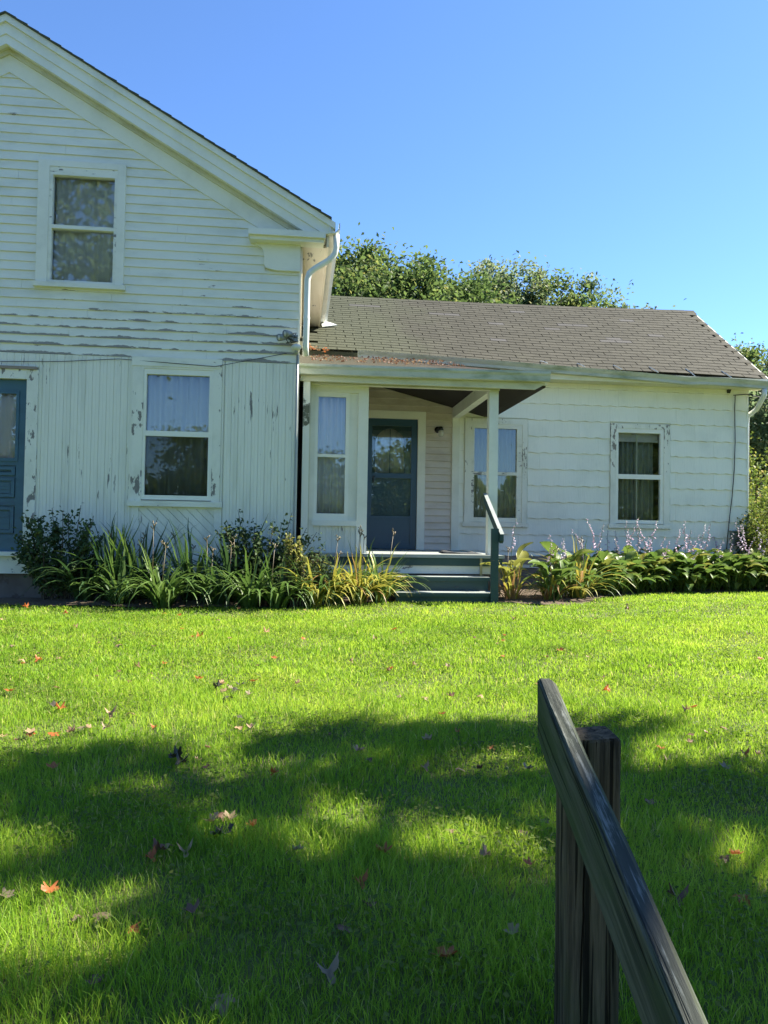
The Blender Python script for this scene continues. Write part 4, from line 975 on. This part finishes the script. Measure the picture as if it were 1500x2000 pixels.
shrub('rose_shrub', (b[0], 9.15, 0), [(0, 0, .45, .42, .3, .42), (-.2, .05, .72, .28, .2, .3), (.18, .05, .78, .25, .2, .28), (.25, 0, .5, .3, .25, .3)], 4200, .055, M['shrub'], 'leafy dark shrub growing beside the blue wooden door', 3, 'shrubs in the front bed', sprigs=[(-.36, 0, 1.0), (-.1, .1, 1.08), (.22, .1, 1.12), (.05, 0, 1.05), (-.42, 0, .8), (.38, .05, 1.0)])
b = gp0(500, 1160)
shrub('rose_shrub', (b[0]+.05, 9.2, 0), [(-.2, 0, .55, .34, .2, .35), (.2, .05, .6, .4, .22, .38), (.5, 0, .5, .3, .25, .3)], 3000, .055, M['shrub'], 'dark shrub with tall leafy sprigs against the corner beside the porch', 4, 'shrubs in the front bed', sprigs=[(-.35, .1, .98), (-.22, .1, 1.1), (-.15, .05, .9), (.42, .1, 1.08), (.3, .1, .95), (.72, 0, .85), (.6, .05, .9), (-.45, 0, .85)])
b = gp0(590, 1170)
shrub('spiraea_bush', (b[0]-.02, 8.95, 0), [(0, 0, .35, .3, .22, .34), (.12, 0, .45, .25, .2, .28)], 1200, .06, M['shrub'], 'low green bush under the yellow leaved spray by the porch bay', 6, 'shrubs in the front bed', aspect=.3)
yb_ = at(577, 1062, 8.8)
shrub('hydrangea', (yb_.x, 8.8, 0), [(0, 0, yb_.z-.0, .10, .07, .10), (.08, 0, yb_.z-.16, .10, .06, .05), (-.07, 0, yb_.z+.09, .06, .05, .05)], 420, .055, M['yellow'], 'pale yellow green leafy spray catching the sun beside the porch bay', 8, None, 5)
for i, (px, py, Y, blobs, nl, sz, mt, lb) in enumerate([
    (1478, 1130, 12.6, [(0, 0, .7, .5, .5, .65), (.5, .1, .9, .6, .5, .75), (.2, .2, 1.25, .4, .4, .5), (1.2, 0, .8, .7, .6, .7)], 5200, .06, 'weed', 'sunlit tangle of weeds at the wing corner beside the utility box'),
    (1462, 1120, 12.45, [(0, 0, .45, .25, .22, .45), (.0, .1, .95, .14, .12, .45)], 1500, .05, 'shrub', 'dark vine climbing the wing corner beside the utility box'),
    (1485, 1010, 16.0, [(0, 0, 1.4, .9, .8, 1.2), (-.2, 0, 2.5, .5, .5, .8), (.9, 0, 1.5, .9, .8, 1.2)], 5200, .09, 'weed', 'tall bushy sapling thicket behind the wing corner'),
    (1500, 1000, 21.0, [(0, 0, 1.6, 1.6, 1, 1.5), (2.2, 0, 2.0, 1.6, 1, 1.6), (-1.2, 0, 1.3, 1.2, 1, 1.1)], 5200, .13, 'tree_pale', 'pale hedge of bushes far behind the wing corner')]):
    p = at(px, py, Y); shrub('overgrown_bush', (p.x, Y, 0), blobs, nl, sz, M[mt], lb, 20+i, 'overgrowth past the wing corner', 16)

# ------------------------------------------------------------------ lilies, hostas
def strap(seed, upright):
    r = random.Random(seed); m = MB(); n = 8; x = z = 0.; a0 = r.uniform(.05, .3) if upright else r.uniform(.15, .55); a1 = r.uniform(.25, 1.0) if upright else r.uniform(1.3, 2.5); w0 = r.uniform(.016, .022); tw_ = r.uniform(-.5, .5)
    for i in range(n+1):
        s = i/n; w = w0*(1-s**2.4)*(.75+.25*min(s*5, 1))+.0008; ca, sa = math.cos(tw_*s), math.sin(tw_*s); yy = .05*r.uniform(-.3, .3)*s
        m.v += [(x-w*.5*sa*.6, yy-w*ca, z+w*.5*sa), (x, yy, z-w*.45), (x+w*.5*sa*.6, yy+w*ca, z-w*.5*sa)]
        f_ = a0+a1*(s+.5/n)**1.4; x += math.sin(f_)/n; z += math.cos(f_)/n
    for i in range(n): m.f += [(i*3, i*3+1, i*3+4, i*3+3), (i*3+1, i*3+2, i*3+5, i*3+4)]
    return m
STR = {}
for key in ('lily', 'lily_d', 'lily_y', 'lily_b'):
    STR[key] = [strap(k, False).mesh('strap_leaf', M[key], True) for k in range(6)]; STR[key+'u'] = [strap(k+30, True).mesh('strap_leaf', M[key], True) for k in range(5)]
sm = MB(); sm.tube([(0, 0, 0), (.02, 0, .5), (0, .02, 1)], [.005, .004, .003], 5)
for k in range(4): a = k*1.6; sm.tube([(0, .02, .93+.02*k), (.03*math.cos(a), .02+.03*math.sin(a), .98+.02*k)], [.003, .008], 5)
STALK = {k: sm.mesh('flower_stalk', M[k], True) for k in ('stalk', 'stalk_g')}
def clump(px, py, Y, n, Lf, mix, label, seed, up=.2, stalks=0, spread=.09, sk='stalk', slen=.8, grp='daylily clumps along the front beds'):
    r = random.Random(seed); p = at(px, py, Y); root = thing('daylily', (p.x, Y, .02), label, 'daylily', grp)
    for i in range(int(n*1.35)):
        key = r.choices([k for k, _ in mix], [w for _, w in mix])[0]+('u' if r.random() < up else '')
        o = link('leaf', r.choice(STR[key]), root, True); a = r.random()*2*PI; d = spread*math.sqrt(r.random())
        o.location = (d*math.cos(a), d*math.sin(a)*.8, -.02); o.rotation_euler = (r.uniform(-.12, .12), r.uniform(-.12, .12), a+r.uniform(-.7, .7)); s = Lf*1.18*r.uniform(.6, 1.15)
        o.scale = (s, min(1.3, .55+s*.6), s)
    for i in range(stalks):
        o = link('flower_stalk', STALK[sk], root, True); s = slen*r.uniform(.75, 1.15); o.scale = (1, 1, s); o.location = (r.uniform(-.08, .08), r.uniform(-.06, .06), -.01); o.rotation_euler = (r.uniform(-.15, .15), r.uniform(-.2, .2), r.random()*6)
    return root
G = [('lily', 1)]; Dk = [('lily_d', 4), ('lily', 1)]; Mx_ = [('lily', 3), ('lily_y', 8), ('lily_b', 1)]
for i, (px, Y, n, Lf, mix, up, st, lb) in enumerate([
    (165, 9.05, 40, .72, Dk, .2, 0, 'dark daylily clump at the foot of the shrub by the blue door'),
    (215, 9.2, 46, .82, Dk, .7, 2, 'tall upright dark iris leaves against the beadboard left of the window'),
    (272, 9.25, 46, .84, Dk, .7, 3, 'tall upright dark iris leaves below the left edge of the window'),
    (235, 8.85, 40, .62, [('lily_d', 2), ('lily', 2)], .1, 0, 'arching daylily clump spilling over the lawn edge below the dark iris'),
    (318, 8.66, 62, .64, G, .15, 3, 'bright arching daylily clump with dry flower stalks below the window'),
    (372, 9.15, 40, .8, Dk, .5, 2, 'shaded daylily clump against the diagonal panel'),
    (420, 8.85, 46, .62, [('lily', 3), ('lily_d', 2)], .15, 2, 'half shaded daylily clump below the right edge of the window'),
    (452, 9.15, 40, .85, Dk, .5, 2, 'shaded daylily clump against the wall right of the diagonal panel'),
    (487, 8.72, 60, .66, G, .15, 0, 'bright arching daylily clump in front of the sprigged shrub'),
    (545, 8.68, 50, .58, G, .15, 1, 'small bright daylily clump near the house corner'),
    (612, 8.85, 64, .54, [('lily', 4), ('lily_y', 3)], .12, 0, 'green and yellow daylily clump below the corner pilaster'),
    (650, 9.1, 92, .6, Mx_, .12, 2, 'yellowing daylily clump in front of the porch bay'),
    (700, 9.2, 96, .62, Mx_, .12, 3, 'withering orange tipped daylily clump beside the porch steps'),
    (742, 9.36, 50, .6, [('lily', 4), ('lily_y', 1)], .4, 1, 'green daylily clump leaning on the porch steps'),
    (1000, 9.75, 22, .42, [('lily_y', 2), ('lily_b', 4)], .2, 1, 'withered daylily tuft beside the step handrail post'),
    (1078, 9.75, 46, .55, [('lily', 4), ('lily_y', 2), ('lily_b', 1)], .15, 2, 'mixed daylily clump on the bare soil right of the steps'),
    (1130, 10.0, 60, .72, [('lily', 4), ('lily_y', 4), ('lily_b', 1)], .25, 2, 'tall grassy yellow green daylily clump at the start of the hosta bed')]):
    clump(px, 1150, Y, n, Lf, mix, lb, i+1, up, st)
def hleaf(seed, mat):
    r = random.Random(seed); m = MB(); n = 6; dr_ = r.uniform(.7, 1.3)
    x = z = 0.; f_ = .35
    for i in range(3): m.v += [(x, -.006, z), (x, 0, z-.004), (x, .006, z)]; x += .12*math.sin(f_); z += .12*math.cos(f_)
    ws = [.015, .058, .074, .070, .052, .028, .002]
    for i, w in enumerate(ws):
        m.v += [(x, -w, z+.03*w/.1), (x, 0, z-.01), (x, w, z+.03*w/.1)]; f_ = .55+dr_*(i/6)*1.3+.2; x += .045*math.sin(f_); z += .045*math.cos(f_)
    for i in range(9): m.f += [(i*3, i*3+1, i*3+4, i*3+3), (i*3+1, i*3+2, i*3+5, i*3+4)]
    return m.mesh('hosta_leaf', mat, True)
HL = [hleaf(k, M['hosta']) for k in range(4)]; HY = [hleaf(k, M['hosta_y']) for k in range(3)]
def spike(seed):
    r = random.Random(seed); m = MB(); lx, ly = r.uniform(-.25, .25), r.uniform(-.3, .1)
    pt = [(lx*t*t, ly*t*t, t) for t in (0, .35, .7, 1)]; m.tube(pt, [.005, .0045, .003, .002], 5); nf = len(m.f)
    for k in range(11):
        t = .62+.036*k; c = Vector((lx*t*t, ly*t*t, t)); a = r.random()*6.3; d = Vector((math.cos(a)*.045, math.sin(a)*.045, -.028)); s = 1-.05*k
        m.tube([c, c+d*.45*s, c+d*s], [.002, .009*s, .016*s], 6, False)
    me = m.mesh('flower_spike', [M['stalk_g'], M['lav']], True)
    for i, p in enumerate(me.polygons): p.material_index = 0 if i < nf else 1
    return me
SPK = [spike(k) for k in range(5)]
def hosta(x, y, n, s, label, seed, leaves=None, spikes=2, grp='hostas along the wing wall', mix=.22):
    r = random.Random(seed); root = thing('hosta', (x, y, .03), label, 'hosta', grp)
    for i in range(n):
        o = link('leaf', r.choice(leaves or (HY if r.random() < mix else HL)), root, True); a = i*2.4+r.uniform(-.4, .4); k = i/n
        o.location = (.10*math.cos(a*1.7), .10*math.sin(a*1.7), -.02+.13*(1-k)*r.random()); o.rotation_euler = (r.uniform(-.25, .25), -.38+.95*k*r.uniform(.4, 1.3), a); q = s*r.uniform(.7, 1.2); o.scale = (q, q, q*r.uniform(.85, 1.1))
    for i in range(spikes):
        o = link('flower_spike', r.choice(SPK), root, True); o.location = (r.uniform(-.15, .15), r.uniform(-.12, .12), 0); q = r.uniform(.6, 1.15); o.scale = (1.0, 1.0, q); o.rotation_euler = (r.uniform(-.1, .1), r.uniform(-.15, .15), r.random()*6)
HW = ['under the sill of the storm framed wing window', 'next to the grassy daylily', 'beside the wing corner weeds']
for rw, (d0, n0, x0, dx, cnt_) in enumerate(((.16, 78, 4.45, .31, 16), (.52, 60, 4.5, .36, 14), (.92, 40, 4.6, .42, 11))):
    for i in range(cnt_):
        x = x0+dx*i; y = float(bed_edge(x))+d0+.05*math.sin(i*2.1)
        if y > 12.55: continue
        lab = ['low front row hosta of the bed along the wing wall', 'middle row hosta of the bed along the wing wall', 'back row hosta close against the wing wall'][rw]
        if i == 0: lab = ['first front row', 'first middle row', 'first back row'][rw]+' hosta next to the grassy yellow green daylily'
        hosta(x, y, n0, .92, lab, 100+40*rw+i, spikes=1+(i+rw) % 2, grp=['front row hostas', 'middle row hostas', 'back row hostas'][rw])
hosta(2.83, 9.95, 15, 1.0, 'chartreuse hosta beside the step handrail post', 301, HY, 1, None)
hosta(3.35, 9.75, 20, 1.05, 'bushy hosta between the bare soil and the grassy daylily', 302, None, 2, None)
hosta(3.62, 10.05, 22, 1.2, 'hosta behind the grassy yellow green daylily', 303, None, 3, None)

# ------------------------------------------------------------------ lawn grass: real blades, finer towards the camera
def patch(x, y, s=1.0): return .5+.25*np.sin(1.3*s*x+2.1*np.sin(.7*s*y))+.25*np.sin(1.9*s*y+1.7*np.sin(.9*s*x+1))
def blades(n, y0, y1, hmin, hmax, w, seg, rng, marg=2.0):
    y = y0+(y1-y0)*rng.random(n*2); hw = .53*y+marg
    k = rng.random(n*2) < hw/(.53*y1+marg); y = y[k][:n]; hw = hw[k][:n]; x = .112*y+hw*(2*rng.random(len(y))-1)
    ok = y < bed_edge(x)-.02+.06*rng.random(len(y)); x, y = x[ok], y[ok]; n = len(x)
    dens = patch(x, y, 2.3)*.5+patch(x+3, y, 6.1)*.5; ok = rng.random(n) < .55+.6*dens; x, y = x[ok], y[ok]; dens = dens[ok]; n = len(x)
    H = (hmin+(hmax-hmin)*rng.random(n)**1.5)*(.65+.6*patch(x, y, 3.7)); z = h(x, y)-.005
    a = rng.random(n)*2*PI; ln = (.15+.75*rng.random(n)**1.5); dx, dy = np.cos(a), np.sin(a); b = rng.random(n)*PI
    wx, wy = np.cos(b)*w*.5, np.sin(b)*w*.5; W_ = .6+.8*rng.random(n)
    V = []
    for i in range(seg):
        t = i/seg; off = ln*t*t*H; zz = z+H*(t-.25*ln*t*t); ww_ = W_*(1-.35*t)
        for s in (-1, 1): V.append(np.stack([x+dx*off+s*wx*ww_, y+dy*off+s*wy*ww_, zz], 1))
    V.append(np.stack([x+dx*ln*H, y+dy*ln*H, z+H*(1-.25*ln)], 1))
    nv = 2*seg+1; V = np.stack(V, 1).reshape(-1, 3); base = np.arange(n)*nv
    q = [np.stack([base+2*i, base+2*i+1, base+2*i+3, base+2*i+2], 1) for i in range(seg-1)]; q = np.concatenate(q) if q else np.zeros((0, 4), int)
    t = np.stack([base+2*seg-2, base+2*seg-1, base+2*seg], 1)
    tint = .05+.45*rng.random(n)+.22*patch(x+9, y-4, 1.1)+.2*patch(x-2, y+5, 4.6); st = rng.random(n) < .02+.06*(patch(x*1.3, y*1.3, 4.3) > .76); tint = np.where(st, .9+.1*rng.random(n), np.minimum(tint, .86))
    return V, q, t, np.repeat(tint, nv)
rng = np.random.default_rng(77); VV = []; QQ = []; TT = []; AA = []; o_ = 0
for args in ((230000, .9, 3.0, .03, .092, .0025, 3), (215000, 3.0, 5.2, .026, .072, .004, 2), (215000, 5.2, 8.0, .024, .062, .007, 2), (160000, 8.0, 12.6, .02, .052, .010, 2)):
    V, q, t, a = blades(*args, rng); VV.append(V); QQ.append(q+o_); TT.append(t+o_); AA.append(a); o_ += len(V)
go = fast('lawn_grass', np.concatenate(VV), np.concatenate(QQ), np.concatenate(AA), M['grass'], None, False, np.concatenate(TT))
tag(go, 'bright green lawn grass, uneven and dotted with straw', 'grass', kind='stuff')

# clover and plantain rosettes in the turf
nC = 80000; y = .9+8.6*rng.random(nC)**.8; x = .112*y+(.53*y+.8)*(2*rng.random(nC)-1); k_ = (y < bed_edge(x)-.05) & (rng.random(nC) < np.clip(patch(x*1.2+4, y*1.2, 2.9)*1.9-.8, .02, 1)); x, y = x[k_], y[k_]
co = leaf_cloud('clover', np.stack([x, y, h(x, y)+.022+.03*rng.random(len(x))], 1), .017, .25+.5*rng.random(len(x)), M['weed'], None, rng, .95, 2.5)
tag(co, 'low clover and weeds growing in patches through the lawn grass', 'clover', kind='stuff')
# woods round the horizon
nW = 26000; a = 2*PI*rng.random(nW); rr_ = 95+25*rng.random(nW); tp = 9+3*np.sin(a*9)+2*np.sin(a*23+1)+1.5*np.sin(a*51)
wo = leaf_cloud('distant_woods', np.stack([rr_*np.cos(a), rr_*np.sin(a), -1+tp*rng.random(nW)**.7], 1), 2.0, .45+.2*rng.normal(size=nW), M['tree'], None, rng, .8)
tag(wo, 'belt of distant woods round the fields', 'woods', kind='stuff')

# ------------------------------------------------------------------ fallen leaves
def maple(seed, curl):
    r = random.Random(seed); m = MB(); m.v.append((0, 0, 0)); n = 30
    for i in range(n):
        a = 2*PI*i/n; lob = abs(math.cos(2.5*a))**.7; rad = .5*(.56+.44*lob)*(1 if abs(a-PI) > .5 else .55)*(1+.12*math.sin(a*11+seed))
        x, y = rad*math.cos(a), rad*math.sin(a); m.v.append((x, y, curl*(.9*y*y+.5*x*x*math.sin(seed))+.05*math.sin(3*a+seed)))
    m.f = [(0, 1+i, 1+(i+1) % n) for i in range(n)]; b = len(m.v)
    m.v += [(-.25, -.012, .0), (-.25, .012, 0), (-.62, .01, .06), (-.62, -.01, .06)]; m.f.append((b, b+1, b+2, b+3))
    return m
LKEY = {'o': ('lf_orange', 'orange maple leaf lying on the grass'), 't': ('lf_tan', 'dry tan maple leaf lying on the grass'), 'b': ('lf_brown', 'dark brown curled leaf lying on the grass'), 'p': ('lf_pale', 'pale bleached leaf lying on the grass'), 'd': ('lf_dark', 'blackish dead leaf lying on the grass')}
LM = {k: [maple(s, c).mesh('fallen_leaf', M[v[0]], True) for s, c in ((1, 1.1), (2, 1.9), (3, -1.3), (4, 2.8))] for k, v in LKEY.items()}
def fallen(px, py, k, size=.075, lab=None):
    p = ground(px, py); r = RNG
    o = bpy.data.objects.new('fallen_leaf', r.choice(LM[k])); C.objects.link(o); o.location = (p.x, p.y, p.z+.03+.012*r.random()); o.rotation_euler = (r.uniform(-.3, .3), r.uniform(-.3, .3), r.random()*6.3); s = size*r.uniform(.8, 1.2); o.scale = (s, s, s)
    w_ = 'in the shaded foreground grass' if p.y < 3.9 else 'on the lawn close to the flower beds' if p.y > 7.2 else 'on the open sunlit lawn'
    n_ = LKEY[k][1].split(' lying')[0]; tag(o, lab or n_+' lying '+w_, 'leaf', None if lab else n_.replace('leaf', 'leaves')+' '+w_)
fallen(870, 1895, 'o', .085, 'large red orange maple leaf standing out in the shaded grass left of the handrail post')
fallen(435, 1975, 'p', .08, 'large pale crumpled leaf in the shaded foreground grass'); fallen(103, 1514, 'o', .075)
for px, py, k in ((232, 1268, 't'), (322, 1303, 'o'), (388, 1335, 'o'), (60, 1443, 't'), (492, 1632, 'o'), (292, 1692, 'o'), (310, 1680, 'b'), (258, 1834, 'o'), (96, 1760, 'o'), (1415, 1692, 'b'), (1437, 1690, 'o'), (1270, 1584, 'b'), (1036, 1708, 'o'), (748, 1682, 'o'), (1322, 1775, 'b'), (1447, 1774, 'o'), (948, 1690, 't'), (1026, 1642, 't'), (1002, 1844, 't'), (640, 1926, 'p'), (8, 1775, 'p'), (362, 1682, 't'), (328, 1670, 't'), (580, 1680, 't'), (702, 1740, 'o'), (668, 1835, 'b'), (375, 1808, 'b'), (185, 1945, 'b'),
    (425, 1352, 'd'), (438, 1362, 't'), (450, 1350, 'p'), (461, 1358, 'd'), (470, 1348, 'd'), (486, 1366, 'p'), (432, 1346, 't'), (445, 1370, 'd'), (415, 1625, 't'), (430, 1612, 'b'), (440, 1645, 'd'), (446, 1620, 't'), (425, 1650, 'd'), (343, 1495, 'd'), (338, 1490, 'p'), (352, 1500, 'd'), (465, 1430, 't'), (490, 1434, 'p'), (463, 1408, 'd'), (105, 1393, 'd'), (118, 1396, 'o'), (215, 1404, 't'), (255, 1402, 't'), (60, 1444, 'o'), (106, 1446, 'o'), (140, 1440, 't'), (162, 1430, 'p'), (175, 1432, 't'), (206, 1434, 'p'),
    (875, 1312, 'p'), (782, 1371, 'p'), (830, 1372, 't'), (938, 1368, 't'), (880, 1372, 'b'), (1066, 1290, 'b'), (1095, 1280, 'o'), (1270, 1310, 't'), (1226, 1185, 'p'), (1225, 1195, 'b'), (1185, 1360, 'o'), (1355, 1393, 'o'), (1347, 1445, 'b'), (1290, 1475, 'o'), (1415, 1510, 'p'), (1455, 1485, 'o'), (770, 1236, 'o'), (520, 1240, 't'), (535, 1295, 'o'), (592, 1257, 'o'), (582, 1345, 't'), (496, 1340, 'o'), (390, 1250, 'o'), (320, 1205, 'o'), (350, 1210, 'o'), (128, 1205, 'o'), (50, 1192, 'o'), (25, 1270, 'p'), (75, 1298, 'o'), (42, 1297, 't'), (18, 1360, 'o'), (700, 1480, 't'), (720, 1495, 'b'), (835, 1460, 't'), (898, 1515, 't'), (1030, 1518, 'p'), (552, 1188, 't'), (1060, 1620, 'p'), (880, 1640, 'p'), (720, 1790, 'b'), (150, 1810, 'p'), (200, 1812, 't')):
    fallen(px, py, k, .056 if k != 'd' else .07)
for i in range(70):
    fallen(RNG.uniform(0, 1500), 1195+RNG.random()**1.5*330, RNG.choice('ottbb'), .04)
# litter on the low porch roof and against the downspout
m = MB(); r = random.Random(4)
mats_ = [M['lf_orange'], M['lf_tan'], M['lf_brown']]; mi = []
base_l = maple(2, 1.2)
for i in range(420):
    if i < 30: x = .10+.34*r.random()**1.3; y = 12.15+.22*r.random(); z = roofp(x, 0).z-.0+.02+.09*r.random()*(1-(x-.1)/.5)-.08
    else: x = .15+2.2*r.random(); y = 10.6+1.7*r.random(); z = 3.015+.28*(y-9.92)+.012
    z = max(z, 3.015+.28*(y-9.92)+.012); s = r.uniform(.022, .045) if i >= 30 else r.uniform(.04, .06); Rm = Matrix.Rotation(r.random()*6.3, 3, 'Z') @ Matrix.Rotation(r.uniform(-.7, .7), 3, 'X') @ Matrix.Rotation(r.uniform(-.7, .7), 3, 'Y')
    b0 = len(m.v); m.v += [tuple(Rm @ (Vector(v)*s)+Vector((x, y, z))) for v in base_l.v]; m.f += [tuple(b0+k for k in f_) for f_ in base_l.f]; mi += [r.choice((0, 1, 1) if i < 30 else (1, 2, 2, 2))]*len(base_l.f)
me = m.mesh('roof_leaf_litter', mats_, True); me.polygons.foreach_set('material_index', mi)
tag(link('roof_leaf_litter', me), 'orange and brown leaf litter drifted on the low porch roof', 'leaves', kind='stuff')
